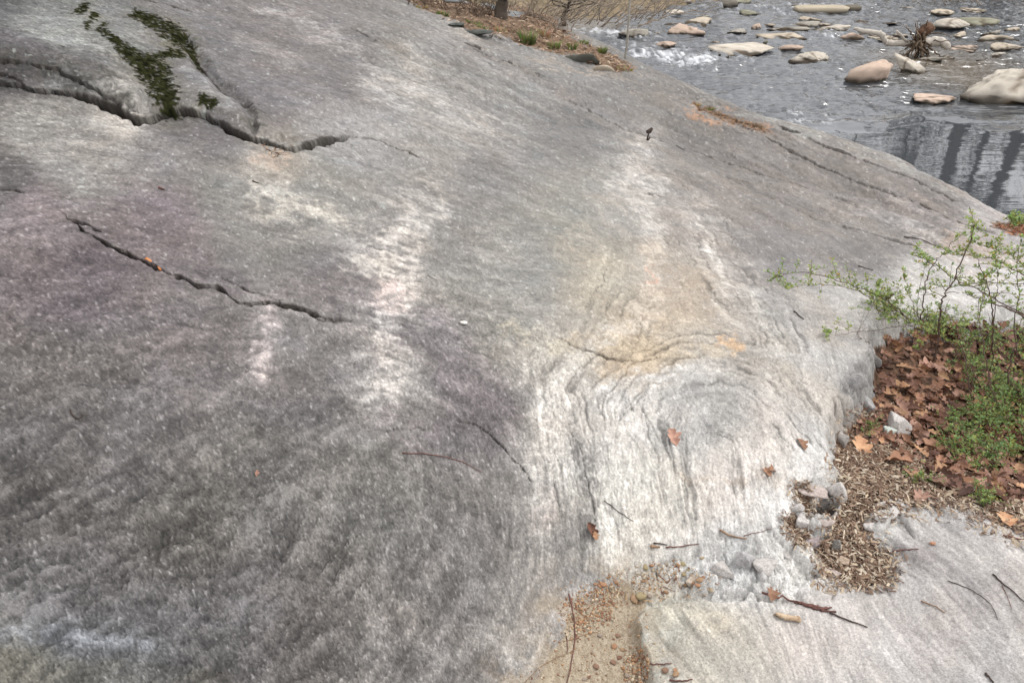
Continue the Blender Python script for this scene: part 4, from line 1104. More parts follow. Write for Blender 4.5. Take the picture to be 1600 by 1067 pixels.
# ------------------------------------------------------------------ dry leaves
def leaf_mesh(name, seed, lobes=4, L=1.0, Wd=.34, curl=.25):
    r_ = random.Random(seed); n = lobes * 4 + 1
    V_, F_ = [], []
    bend = r_.uniform(-.5, .6); tw = r_.uniform(-.9, .9); fold = r_.uniform(.1, .6)
    for k in range(n):
        t = k / (n - 1)
        env = math.sin(math.pi * min(t * 1.05 + .02, 1)) ** .7
        lob = .42 + .58 * (abs(math.sin(math.pi * lobes * t * .98 + .2)) ** .8)
        w = Wd * env * lob + .01
        for s_, q in ((-1, 1), (-.5, .5), (0, 0), (.5, .5), (1, 1)):
            x = s_ * w * (1 + r_.uniform(-.1, .1)); y = (t - .5) * L + abs(s_) * .10 * lob
            z = fold * abs(s_) * w + bend * (t - .5) ** 2 + curl * (x * x) * 2 + r_.uniform(-.02, .02)
            a = tw * (t - .5)
            V_.append((x * math.cos(a) - z * math.sin(a), y, x * math.sin(a) + z * math.cos(a)))
    for k in range(n - 1):
        for j in range(4):
            a = k * 5 + j; F_.append((a, a + 1, a + 6, a + 5))
    b = len(V_)
    V_ += [(-.008, -.5 * L, 0), (.008, -.5 * L, 0), (.006, -.68 * L, .02), (-.006, -.68 * L, .02)]; F_.append((b, b + 1, b + 2, b + 3))
    me = bpy.data.meshes.new(name); me.from_pydata(V_, [], F_); me.polygons.foreach_set('use_smooth', [True] * len(F_)); me.update()
    return me
def leafmat(name, c1, c2): return mat_noise(name, lin(c1) * ALB_K, lin(c2) * ALB_K, 3, .7, .25, .02, None, .35, 4, .35)
LM = [leafmat('dry_leaf_brown', (176, 132, 106), (120, 82, 62)), leafmat('dry_leaf_tan', (204, 164, 126), (160, 114, 84)), leafmat('dry_leaf_pink', (200, 158, 138), (150, 112, 96)), leafmat('dry_leaf_dark', (128, 88, 70), (80, 56, 46))]
leaf_meshes = []
for k in range(12):
    me = leaf_mesh('oak_leaf', 50 + k, 3 + k % 2, 1, rnd.uniform(.28, .42), rnd.uniform(-.5, .9)); me.materials.append(LM[[0, 1, 2, 0, 3, 2, 0, 2, 3, 0, 1, 3][k]]); leaf_meshes.append(me)
leafpoly = [(1378,524),(1450,506),(1600,512),(1720,505),(1860,520),(1950,600),(1960,690),(1880,770),(1760,810),(1680,800),(1600,790),(1500,772),(1440,742),(1400,705),(1345,690),(1330,672),(1352,640),(1372,600)]
def inpoly(u, v, P): return poly_sd(np.atleast_1d(np.float64(u)), np.atleast_1d(np.float64(v)), P)[0]
def place_leaf(u, v, size, me, lift=.004, tiltx=None, name='oak_leaf'):
    x, y, z = [float(a[0]) for a in hit(u, v)]
    o = link(name, me, loc=(x, y, z + lift)); n = normal_at(x, y, .03)
    q = n.to_track_quat('Z', 'Y').to_matrix().to_4x4() @ Matrix.Rotation(rnd.uniform(0, 6.28), 4, 'Z') @ Matrix.Rotation(rnd.gauss(0, .35) if tiltx is None else tiltx, 4, 'X')
    o.rotation_euler = q.to_euler(); o.scale = (size, size, size)
    return o
# lower layer of litter: too many to count
def leaf_mass(name, P, n, s0, s1, lift, label, seed, mats_w, nmesh=12):
    r_ = np.random.RandomState(seed)
    us = []; P_ = np.array(P)
    while len(us) < n:
        u = r_.uniform(P_[:, 0].min(), P_[:, 0].max(), 4000); v = r_.uniform(P_[:, 1].min(), P_[:, 1].max(), 4000)
        ok = poly_sd(u, v, P) > 0
        us += list(zip(u[ok], v[ok]))
    us = np.array(us[:n]); x, y, z = hit(us[:, 0], us[:, 1])
    V_, F_, MI = [], [], []; base = 0
    for k in range(n):
        me = leaf_meshes[r_.randint(nmesh)]
        co = np.empty(len(me.vertices) * 3, np.float32); me.vertices.foreach_get('co', co); co = co.reshape(-1, 3)
        a = r_.uniform(0, 6.28); tx = r_.normal(0, .4); ty = r_.normal(0, .4); s = r_.uniform(s0, s1)
        M = np.array(Matrix.Rotation(a, 3, 'Z') @ Matrix.Rotation(tx, 3, 'X') @ Matrix.Rotation(ty, 3, 'Y'))
        V_.append(co @ M.T * s + [x[k], y[k], z[k] + r_.uniform(0, lift)])
        F_ += [tuple(q + base for q in p.vertices) for p in me.polygons]; MI += [[0, 1, 2, 3][r_.choice(4, p=mats_w)]] * len(me.polygons)
        base += len(co)
    me = bpy.data.meshes.new(name); me.from_pydata(np.concatenate(V_).tolist(), [], F_)
    for m_ in LM: me.materials.append(m_)
    me.polygons.foreach_set('material_index', MI); me.polygons.foreach_set('use_smooth', [True] * len(F_)); me.update()
    return tag(link(name, me), label, 'leaf litter', None, 'stuff')
leaf_mass('leaf_litter', leafpoly, 1900, .028, .064, .016, 'bed of dry brown oak leaves beside the slab under the green shrub', 5, [.32, .18, .28, .22])
cnt = 0
while cnt < 210:
    u, v = rnd.uniform(1335, 1600), rnd.uniform(508, 790)
    if inpoly(u, v, leafpoly) < 4: continue
    o = place_leaf(u, v, rnd.uniform(.038, .072), leaf_meshes[rnd.randrange(12)], rnd.uniform(.006, .018)); cnt += 1
    tone = {LM[0].name: 'brown', LM[1].name: 'tan', LM[2].name: 'pinkish', LM[3].name: 'dark brown'}[o.data.materials[0].name]
    big = 'large' if o.scale[0] > .055 else 'small'
    zone = ('right against the slab edge' if u < 1400 else 'around the reddish stem' if v < 590 and u < 1500 else 'beneath the upper green sprigs' if v < 590 else 'beside the white stone' if u < 1480 and v < 700
            else 'in the middle of the leaf bed' if v < 660 else 'beneath the densest green mound' if v < 735 else 'at the rim of the chips')
    tag(o, '%s %s oak leaf lying %s' % (big, tone, zone), 'leaf', 'oak leaves lying ' + zone)
big_tan = leaf_mesh('oak_leaf', 77, 3, 1, .42, .3); big_tan.materials.append(LM[1])
big_org = leaf_mesh('oak_leaf', 79, 3, 1, .40, .5); big_org.materials.append(leafmat('dry_leaf_orange', (178, 136, 108), (140, 100, 76)))
big_pnk = leaf_mesh('oak_leaf', 81, 3, 1, .36, .4); big_pnk.materials.append(LM[2])
big_drk = leaf_mesh('oak_leaf', 83, 2, 1, .3, 1.2); big_drk.materials.append(LM[3])
for u, v, s, me, lab in [
 (1345,702,.09,big_tan,'large tan oak leaf at the foot of the slab edge, below the white flake'),
 (1396,722,.105,big_org,'large orange oak leaf with spread lobes below the white stone'),
 (1424,742,.08,big_org,'curled orange leaf right below the large orange one'),
 (1458,702,.10,big_org,'rust-coloured oak leaf half under the lowest green sprigs'),
 (1470,760,.09,big_pnk,'pinkish curled leaf at the edge of the chips and the leaves'),
 (1438,780,.07,big_pnk,'small pinkish leaf lying on the shredded chips'),
 (1550,775,.09,big_drk,'dark red-brown leaf on the near edge of the litter'),
 (1530,640,.10,big_tan,'tan oak leaf in the middle of the leaf bed under the shrub'),
 (1450,575,.10,big_pnk,'pale pinkish leaf near the foot of the reddish stem'),
 (1052,686,.06,big_pnk,'brown lobed oak leaf alone on the white folded slab'),
 (1252,694,.045,big_org,'small orange leaf standing on edge on the white slab'),
 (1198,739,.036,big_org,'curled orange-brown leaf fragment, left of two on the white slab above the crag'),
 (1207,735,.034,big_org,'curled orange-brown leaf fragment, right of two on the white slab above the crag'),
 (925,832,.050,big_drk,'dark brown curled leaf on the pale strip left of the fold'),
 (930,839,.024,big_tan,'tiny tan leaf bit under the dark curled leaf'),
 (1572,816,.07,big_tan,'tan rolled leaf at the right end of the litter edge'),
 (1207,930,.045,big_org,'orange curled leaf at the left end of the bark strip'),
 (402,742,.016,big_pnk,'tiny pink petal on the dark lower slab')]:
    tag(place_leaf(u, v, s, me, .006, rnd.uniform(-.2, .6)), lab, 'leaf')

# shredded wood chips and leaf crumbs
def chip_mass(name, P, n, l0, l1, label, seed, cols, pad=0.0, ang=None, lift=.006):
    r_ = np.random.RandomState(seed); P_ = np.array(P); us = []
    while len(us) < n:
        u = r_.uniform(P_[:, 0].min() - 10, P_[:, 0].max() + 10, 6000); v = r_.uniform(P_[:, 1].min() - 10, P_[:, 1].max() + 10, 6000)
        d = poly_sd(u, v, P); ok = d > pad * r_.rand(len(u)) ** 3
        us += list(zip(u[ok], v[ok]))
    us = np.array(us[:n]); x, y, z = hit(us[:, 0], us[:, 1])
    a = r_.uniform(0, np.pi, n) if ang is None else r_.normal(ang, .5, n)
    L = r_.uniform(l0, l1, n) * r_.uniform(.5, 1, n); w = L * r_.uniform(.06, .22, n) + .0006; el_ = r_.normal(0, .22, n)
    dx = np.cos(a) * np.cos(el_); dy = np.sin(a) * np.cos(el_); dz_ = np.sin(el_)
    px_, py_ = -np.sin(a), np.cos(a)
    c0 = np.stack([x, y, z + r_.uniform(.0005, lift, n)], -1); d = np.stack([dx, dy, dz_], -1) * L[:, None] / 2; p = np.stack([px_, py_, r_.normal(0, .4, n)], -1) * w[:, None] / 2
    up = np.zeros((n, 3)); up[:, 2] = w * r_.uniform(.2, .9, n)
    co = np.stack([c0 - d - p, c0 - d + p, c0 + p + up, c0 - p + up, c0 + d - p, c0 + d + p], 1).reshape(-1, 3)
    i0 = np.arange(n)[:, None] * 6
    fc = np.concatenate([i0 + np.array([[0, 1, 2, 3]]), i0 + np.array([[3, 2, 5, 4]])])
    ci = lin(np.array(cols))[r_.randint(len(cols), size=n)] * ALB_K * r_.uniform(.75, 1.2, n)[:, None]
    me = mesh_np(name, co, fc, False, np.repeat(ci, 6, 0))
    return tag(link(name, me, soil_mat), label, 'wood chips', None, 'stuff')
chipcols = [(206,186,160),(176,150,128),(140,114,96),(222,206,184),(112,88,74),(160,134,112)]
chippoly = [(1322,700),(1345,640),(1400,640),(1420,700),(1470,745),(1560,770),(1680,800),(1800,800),(1900,790),(1840,835),(1740,856),(1640,840),(1600,832),(1555,814),(1500,788),(1410,790),(1372,795),(1345,816),(1352,842),(1374,860),(1390,880),(1384,906),(1350,918),(1312,908),(1285,890),(1277,866),(1306,832),(1312,790),(1322,760),(1312,722)]
chip_mass('wood_chips', chippoly, 11000, .010, .034, 'shredded brown and tan wood chips around the near end of the leaf litter', 21, chipcols, -34)
chip_mass('wood_chips', pocket1, 500, .008, .024, 'tan wood chips caught in the lower pocket of the broken crag', 22, chipcols, -12)
chip_mass('wood_chips', [(1240,758),(1264,756),(1284,800),(1262,802),(1244,782)], 400, .008, .024, 'tan wood chips caught in the small pocket left of the dark hole', 23, chipcols, -12)
chip_mass('leaf_crumbs', bank, 5200, .02, .08, 'dry leaf crumbs and needles covering the strip of bank soil', 24, [(196,166,142),(160,126,104),(182,154,130),(112,90,72),(216,192,166),(140,112,90)], -4, None, .03)
chip_mass('leaf_crumbs', debris, 260, .02, .05, 'thin line of red-brown needles in a groove of the far slab', 25, [(160,120,92),(138,104,80),(190,156,124)], 0, None, .01)
chip_mass('leaf_crumbs', debris2, 700, .02, .06, 'patch of red-brown leaves at the right edge beyond the shrub', 26, [(158,98,72),(120,72,52),(190,140,110)], 2, None, .02)
chip_mass('leaf_crumbs', [(405,228),(470,228),(450,244),(425,246)], 60, .01, .04, 'few dry needles washed out of the long crack', 27, [(150,110,84),(200,170,140),(96,66,50)], 0, None, .006)
chip_mass('grit', [(940,896),(1000,880),(1060,880),(1130,900),(1110,935),(1040,938),(1000,945),(950,930)], 380, .004, .012, 'fine grit and crumbs at the upper rim of the sandy soil', 28, [(196,160,120),(214,190,156),(150,110,84)], 0)

# ------------------------------------------------------------------ gravel and pebbles
peb_cols = [(206,172,136),(196,150,112),(176,140,112),(222,204,176),(160,120,96),(200,186,164)]
def gravel_mass(name, P, n, s0, s1, label, seed, pad):
    r_ = np.random.RandomState(seed); P_ = np.array(P); us = []
    while len(us) < n:
        u = r_.uniform(P_[:, 0].min() - 20, P_[:, 0].max() + 20, 4000); v = r_.uniform(P_[:, 1].min() - 10, P_[:, 1].max() + 20, 4000)
        d = poly_sd(u, v, P); ok = (d > pad * r_.rand(len(u)) ** 2)
        us += list(zip(u[ok], v[ok]))
    us = np.array(us[:n]); x, y, z = hit(us[:, 0], us[:, 1]); v0, f0 = ICO[1]
    s = s0 + (s1 - s0) * r_.rand(n) ** 3
    sc_ = np.stack([s * r_.uniform(.7, 1.3, n), s * r_.uniform(.6, 1, n), s * r_.uniform(.35, .7, n)], -1)
    co = (v0[None] * (1 + .25 * r_.randn(n, len(v0), 1) * .5)) * sc_[:, None] ; a = r_.uniform(0, 6.28, n)
    ca_2, sa_2 = np.cos(a)[:, None], np.sin(a)[:, None]
    co = np.stack([co[..., 0] * ca_2 - co[..., 1] * sa_2, co[..., 0] * sa_2 + co[..., 1] * ca_2, co[..., 2]], -1) + np.stack([x, y, z + s * .25], -1)[:, None]
    fc = (np.arange(n)[:, None, None] * len(v0) + f0[None]).reshape(-1, 3)
    ci = lin(np.array(peb_cols))[r_.randint(len(peb_cols), size=n)] * ALB_K * r_.uniform(.8, 1.15, n)[:, None]
    me = mesh_np(name, co.reshape(-1, 3), fc, True, np.repeat(ci, len(v0), 0))
    return tag(link(name, me, soil_mat), label, 'gravel', None, 'stuff')
gravel_mass('gravel', [(885,948),(940,915),(958,925),(950,960),(900,985)], 1100, .0012, .005, 'tan grit piled at the upper tip of the sandy soil', 31, -20)
gravel_mass('gravel', gravel, 1500, .001, .0035, 'scattered grit over the sandy soil at the bottom', 32, -40)
gravel_mass('gravel', [(970,1040),(985,1020),(1010,1010),(1018,1045),(1010,1067),(975,1067)], 260, .002, .006, 'small gravel gathered along the rim of the near ledge', 33, 4)
gravel_mass('gravel', [(1000,885),(1060,870),(1075,880),(1110,905),(1080,915),(1040,925),(1000,925),(975,915)], 200, .0015, .005, 'loose gravel in the cracks between crag and sandy soil', 34, 4)
pm = []
for k in range(8):
    p, f = stone_shape(700 + k, 3, 9, .35, .04); c = lin([(200,166,132),(188,148,118),(214,194,164),(172,138,116),(198,180,140),(190,174,158),(164,124,104),(206,158,124)][k]) * ALB_K
    cc = c[None] * np.exp(.15 * n3(p, 3, k))[:, None]; pm.append(mesh_np('pebble', p, f, True, cc))
    pm[-1].materials.append(rock_mat)
pebs = [(953,901,6,7),(962,910,9,1),(930,913,7,1),(943,914,10,7),(955,917,8,2),(972,927,7,3),(991,937,14,0),(1001,932,16,4),(1015,931,9,5),(1008,887,10,4),(1018,884,8,7),(1066,882,10,4),(1097,872,8,2),(1093,907,12,0),
 (1084,912,9,7),(1090,915,10,7),(1080,905,8,6),(1060,913,9,2),(1070,915,7,0),(1057,905,7,6),(1068,898,8,4),(1040,925,8,1),(1055,896,6,0),(937,992,9,5),(965,993,7,3),(960,1010,9,7),(972,1015,7,0),(968,1027,8,6),(958,1035,9,3),(931,1042,10,3),(921,1057,6,6),
 (997,1023,8,5),(1005,1025,9,3),(1039,1048,11,3),(1055,1047,8,7),(1056,1054,12,0),(913,1061,7,5),(893,998,6,3),(905,975,7,1),(1022,1005,5,2),(980,1055,9,5),(992,1050,8,0),(1003,1060,7,5),(950,930,6,2),(1005,908,7,1),(1075,890,6,4),(1110,922,9,2),(1100,930,7,5)]
for u, v, w, k in pebs:
    x, y, z = [float(a[0]) for a in hit(u, v)]
    s = w * math.hypot(y, z - CAMZ) / F / 2
    o = link('pebble', pm[k], loc=(x, y, z + s * .25)); o.scale = (s * rnd.uniform(.9, 1.1), s * rnd.uniform(.65, .9), s * rnd.uniform(.45, .7)); o.rotation_euler = (rnd.uniform(-.2, .2), rnd.uniform(-.2, .2), rnd.uniform(0, 3.1))
    tone = ['tan-orange', 'orange', 'cream', 'brown', 'yellowish', 'grey-beige', 'red-brown', 'bright orange'][k]
    zone = 'among the cracks above the sandy soil' if v < 900 else 'at the foot of the crag' if u > 1030 and v < 950 else 'at the upper tip of the sandy soil' if v < 950 else 'on the rim of the near ledge' if u > 985 else 'on the open sandy soil'
    tag(o, '%s %s pebble %s' % ('bigger' if w > 8 else 'little', tone, zone), 'pebble', 'pebbles ' + zone)

# ------------------------------------------------------------------ twigs and sticks on the rock
tw_red = mat_noise('red_twig_bark', lin((136, 96, 86)) * ALB_K, lin((92, 64, 58)) * ALB_K, 90, .8, .3)
tw_tan = mat_noise('dry_stem', lin((176, 146, 118)) * ALB_K, lin((128, 100, 80)) * ALB_K, 90, .8, .3)
tw_drk = mat_noise('dark_twig_bark', lin((92, 78, 70)) * ALB_K, lin((58, 48, 44)) * ALB_K, 90, .85, .3)
tw_pal = mat_noise('peeled_wood', lin((222, 200, 170)) * ALB_K, lin((176, 148, 120)) * ALB_K, 60, .8, .3)
tw_org = mat_noise('orange_wood', lin((226, 158, 104)) * ALB_K, lin((190, 116, 70)) * ALB_K, 60, .8, .3)
def twig(P, rad, mat, label, name='twig', wob=.0008, sides=6, cat='twig', lift=1.0, taper=.5, knots=0):
    u = np.array([p[0] for p in P], float); v = np.array([p[1] for p in P], float)
    q = curve_pts([(a, b, 0) for a, b in P], 5)
    x, y, z = hit([a.x for a in q], [a.y for a in q])
    z = np.array(z); zz = np.maximum(z, np.convolve(np.pad(z, 2, 'edge'), np.ones(5) / 5, 'valid'))
    pts3 = [Vector((x[i] + rnd.gauss(0, wob), y[i] + rnd.gauss(0, wob), zz[i] + rad * lift + abs(rnd.gauss(0, wob)))) for i in range(len(x))]
    n = len(pts3); rr = [rad * (1 - taper * i / n) * rnd.uniform(.9, 1.12) for i in range(n)]
    if knots:
        rr[0] *= 1.4; rr[-1] *= 1.5; rr[n // 2] *= 1.2
    T = Tubes(); T.add(pts3, rr, sides); c = pts3[n // 2]
    return tag(link(name, T.mesh(name, c), mat, loc=c), label, cat)
for P, r0, m_, lab in [
 ([(628,708),(680,712),(722,722),(754,740)], .0016, tw_red, 'long curved reddish twig on the grey lower slab'),
 ([(889,928),(896,965),(898,1010),(884,1075)], .0022, tw_red, 'long upright-looking stem lying across the left rim of the sandy soil'),
 ([(884,985),(887,1020)], .0013, tw_red, 'short stem left of the long stem on the sandy soil'),
 ([(880,1003),(910,993),(938,986)], .0011, tw_tan, 'thin straw crossing the long stem on the sandy soil'),
 ([(815,1072),(848,1040),(900,1014)], .0011, tw_tan, 'thin straw running down to the lower left of the sandy soil'),
 ([(1040,856),(1060,855),(1092,851)], .0022, tw_red, 'broken reddish stick above the row of pebbles'),
 ([(1016,855),(1030,857)], .0045, tw_tan, 'short thick tan seed pod left of the broken reddish stick'),
 ([(1022,849),(1042,852)], .0022, tw_drk, 'short dark sliver above the tan seed pod'),
 ([(1190,926),(1215,935),(1245,942),(1292,952)], .0030, tw_red, 'bark-covered stick under the crag with an orange leaf at its tip'),
 ([(1296,958),(1320,968),(1356,981)], .0026, tw_drk, 'dark straight twig continuing from the bark strip to the right'),
 ([(1480,908),(1518,922),(1548,945),(1558,968)], .0011, tw_drk, 'thin bow-shaped twig on the pale ledge'),
 ([(1551,898),(1566,912),(1584,926),(1606,948)], .0022, tw_drk, 'dark forked twig near the right edge of the ledge'),
 ([(1566,916),(1573,931),(1580,953)], .0010, tw_red, 'thin twig below the dark forked twig'),
 ([(1566,837),(1590,843),(1620,850)], .0030, tw_red, 'thick reddish stick leaving the right edge below the litter'),
 ([(1124,829),(1142,838),(1166,843)], .0030, tw_tan, 'tan splintered stick just above the crag'),
 ([(1162,838),(1180,833),(1206,828)], .0012, tw_red, 'thin red stem right of the tan splintered stick'),
 ([(945,783),(966,799),(990,816)], .0013, tw_drk, 'thin straight dark twig on the white part of the slab'),
 ([(228,407),(240,415),(252,425)], .0065, tw_org, 'short orange stick wedged in the long lower crack'),
 ([(178,387),(198,398),(220,409)], .0075, mat_noise('grey_wood', lin((150,144,138)) * ALB_K, lin((96,90,86)) * ALB_K, 60), 'weathered grey stick wedged in the crack left of the orange stick'),
 ([(1240,487),(1248,494),(1256,500)], .0030, tw_drk, 'short dark twig on the slab between the white vein and the shrub'),
 ([(1412,371),(1440,376),(1466,388)], .0036, tw_drk, 'dark curved twig on the far slab left of the tallest cane'),
 ([(1341,416),(1352,420),(1364,423)], .0030, tw_drk, 'short dark twig on the far slab beyond the shrub'),
 ([(1016,1038),(1034,1038),(1049,1037)], .0018, tw_red, 'short red stem at the rim of the near ledge'),
 ([(1046,1063),(1062,1065),(1082,1062)], .0024, tw_red, 'dark red twig at the bottom edge of the photo'),
 ([(1028,898),(1042,910),(1052,902)], .0014, tw_red, 'rootlet bent over the pebbles beside the crag'),
 ([(1036,930),(1034,918),(1060,925)], .0012, tw_red, 'rootlet below the bent one at the rim of the ledge'),
 ([(1440,940),(1460,948),(1476,957)], .0018, tw_tan, 'faint tan twig on the pale ledge left of the bow-shaped one'),
 ([(1539,1052),(1548,1064),(1556,1078)], .0030, tw_drk, 'dark twig end at the lower right corner'),
 ([(110,640),(116,652),(124,655),(132,648)], .0016, tw_drk, 'small hooked black twig on the dark slab'),
 ([(1117,362),(1135,365),(1153,376)], .0012, tw_red, 'thin bowed stem beside the white vein'),
 ([(1056,228),(1070,236)], .002, tw_drk, 'tiny dark twig near the dead plant stub'),
 ([(1472,683),(1490,694),(1505,704)], .0022, tw_pal, 'pale peeled stick lying on the leaves beside the green sprigs'),
 ([(1395,862),(1410,860),(1436,858)], .0022, tw_red, 'thin red-brown twig at the right tip of the chips'),
 ([(668,430),(684,440)], .0012, tw_drk, 'tiny dark splinter right of the white vein'),
 ([(248,294),(258,298)], .004, tw_red, 'tiny dark red seed on the slab between the two cracks'),
 ([(395,284),(405,288)], .003, tw_drk, 'tiny dark seed on the slab under the long crack')]:
    twig(P, r0, m_, lab)
twig([(1213,963),(1222,965),(1236,968),(1247,970)], .0065, tw_pal, 'short pale knobbly stick on the near ledge', 'stick', .0012, 8, 'stick', .8, .0, 1)
b_ = tag(empty('bark_strip', tuple(float(q[0]) for q in hit(1265, 948))), 'ragged strip of red-brown bark on the ledge below the crag', 'bark')
for k in range(7):
    u0, v0 = 1240 + k * 7, 941 + k * 1.8 + rnd.uniform(-3, 3)
    q = curve_pts([(u0, v0, 0), (u0 + 12, v0 + rnd.uniform(-2, 4), 0), (u0 + 24, v0 + rnd.uniform(0, 8), 0)], 3)
    x, y, z = hit([a.x for a in q], [a.y for a in q]); T = Tubes(); T.add([Vector((x[i], y[i], z[i] + .004)) for i in range(len(x))], [.003 * rnd.uniform(.6, 1.3) for _ in x], 5)
    part('splinter', T, tw_red, b_)
# dead plant stub on the far slab
x, y, z = [float(a[0]) for a in hit(1011, 219)]
t_ = tag(empty('dead_plant', (x, y, z)), 'small black dead plant stub alone on the far slab', 'plant')
T = Tubes(); T.add([(x, y, z - .01), (x + .004, y, z + .03), (x + .012, y, z + .06)], [.008, .006, .004], 6); T.add([(x + .01, y, z), (x + .02, y, z + .02)], .005, 5); part('stem', T, tw_drk, t_)
T = Tubes(); T.add([(x - .01, y, z + .055), (x + .012, y, z + .062), (x + .03, y, z + .085)], [.012, .018, .010], 6); part('head', T, tw_drk, t_)
# ------------------------------------------------------------------ the shrub over the leaf litter
cane_m = mat_noise('red_brown_cane', (.13, .075, .055), (.06, .04, .033), 60, .7, .3)
def gleaf(name, a, b):
    N = Nodes(name); ca = N.new('ShaderNodeAttribute'); ca.attribute_name = 'Col'; oi = noise_node(N, 18, 2, .6); mr = N.new('ShaderNodeMapRange'); mr.inputs['From Min'].default_value = .35; mr.inputs['From Max'].default_value = .65
    N.link(oi.outputs[0], mr.inputs[0]); mx = N.new('ShaderNodeMix', data_type='RGBA'); mx.inputs['A'].default_value = (*a, 1); mx.inputs['B'].default_value = (*b, 1)
    N.link(mr.outputs[0], mx.inputs['Factor']); mu = N.new('ShaderNodeVectorMath', operation='MULTIPLY'); N.link(mx.outputs['Result'], mu.inputs[0]); N.link(ca.outputs['Color'], mu.inputs[1]); N.link(mu.outputs[0], N.b.inputs['Base Color']); N.b.inputs['Roughness'].default_value = .55
    tr = N.new('ShaderNodeBsdfTranslucent'); N.link(mu.outputs[0], tr.inputs['Color']); ms = N.new('ShaderNodeMixShader'); ms.inputs[0].default_value = .3
    N.link(N.b.outputs[0], ms.inputs[1]); N.link(tr.outputs[0], ms.inputs[2]); N.link(ms.outputs[0], N.n['Material Output'].inputs['Surface'])
    return N.m
fresh = gleaf('fresh_leaf', (.30, .40, .13), (.17, .26, .08))
deep = gleaf('green_leaf', (.24, .35, .11), (.12, .20, .06))
class Leaves:
    def __init__(s, seed): s.c = []; s.r = np.random.RandomState(seed)
    def add(s, p, d, size):
        """a rosette leaf at p pointing along d"""
        s.c.append((tuple(p), tuple(d), size))
    def mesh(s, name, origin):
        n = len(s.c); P = np.array([c[0] for c in s.c]) - np.array(origin); Dd = np.array([c[1] for c in s.c]); S_ = np.array([c[2] for c in s.c])[:, None]
        Dd = Dd / (np.linalg.norm(Dd, axis=1)[:, None] + 1e-9)
        R_ = s.r.randn(n, 3) * .5 + np.array([0, 0, 1.0]); sd_ = np.cross(Dd, R_); sd_ /= np.linalg.norm(sd_, axis=1)[:, None] + 1e-9
        up = np.cross(sd_, Dd)
        co = np.stack([P, P + Dd * S_ * .55 + sd_ * S_ * .24 + up * S_ * .06, P + Dd * S_ * .85 + sd_ * S_ * .16, P + Dd * S_, P + Dd * S_ * .85 - sd_ * S_ * .16, P + Dd * S_ * .55 - sd_ * S_ * .24 + up * S_ * .06], 1)
        i0 = np.arange(n)[:, None] * 6
        br = s.r.uniform(.55, 1.35, n)[:, None] * np.stack([s.r.uniform(.8, 1.35, n), np.ones(n), s.r.uniform(.6, 1.2, n)], -1)
        dead = s.r.rand(n) < .05; br[dead] = [1.6, .75, .6]
        return mesh_np(name, co.reshape(-1, 3), np.concatenate([i0 + [[0, 1, 2, 3]], i0 + [[0, 3, 4, 5]]]), False, np.repeat(br, 6, 0))
def rosette(LV, p, size, n=4, up=.7, rg_=rnd):
    for k in range(n):
        a = rg_.uniform(0, 6.28); d = Vector((math.cos(a), math.sin(a), rg_.uniform(up - .5, up + .6)))
        LV.add(p + d * .001, d, size * rg_.uniform(.65, 1.2))
def xyz(u, v): return Vector([float(a[0]) for a in hit(u, v)])
base0 = xyz(1462, 560)
sh = tag(empty('thorny_shrub', tuple(base0)), 'open thorny shrub with arching brown canes and small fresh green leaves', 'shrub')
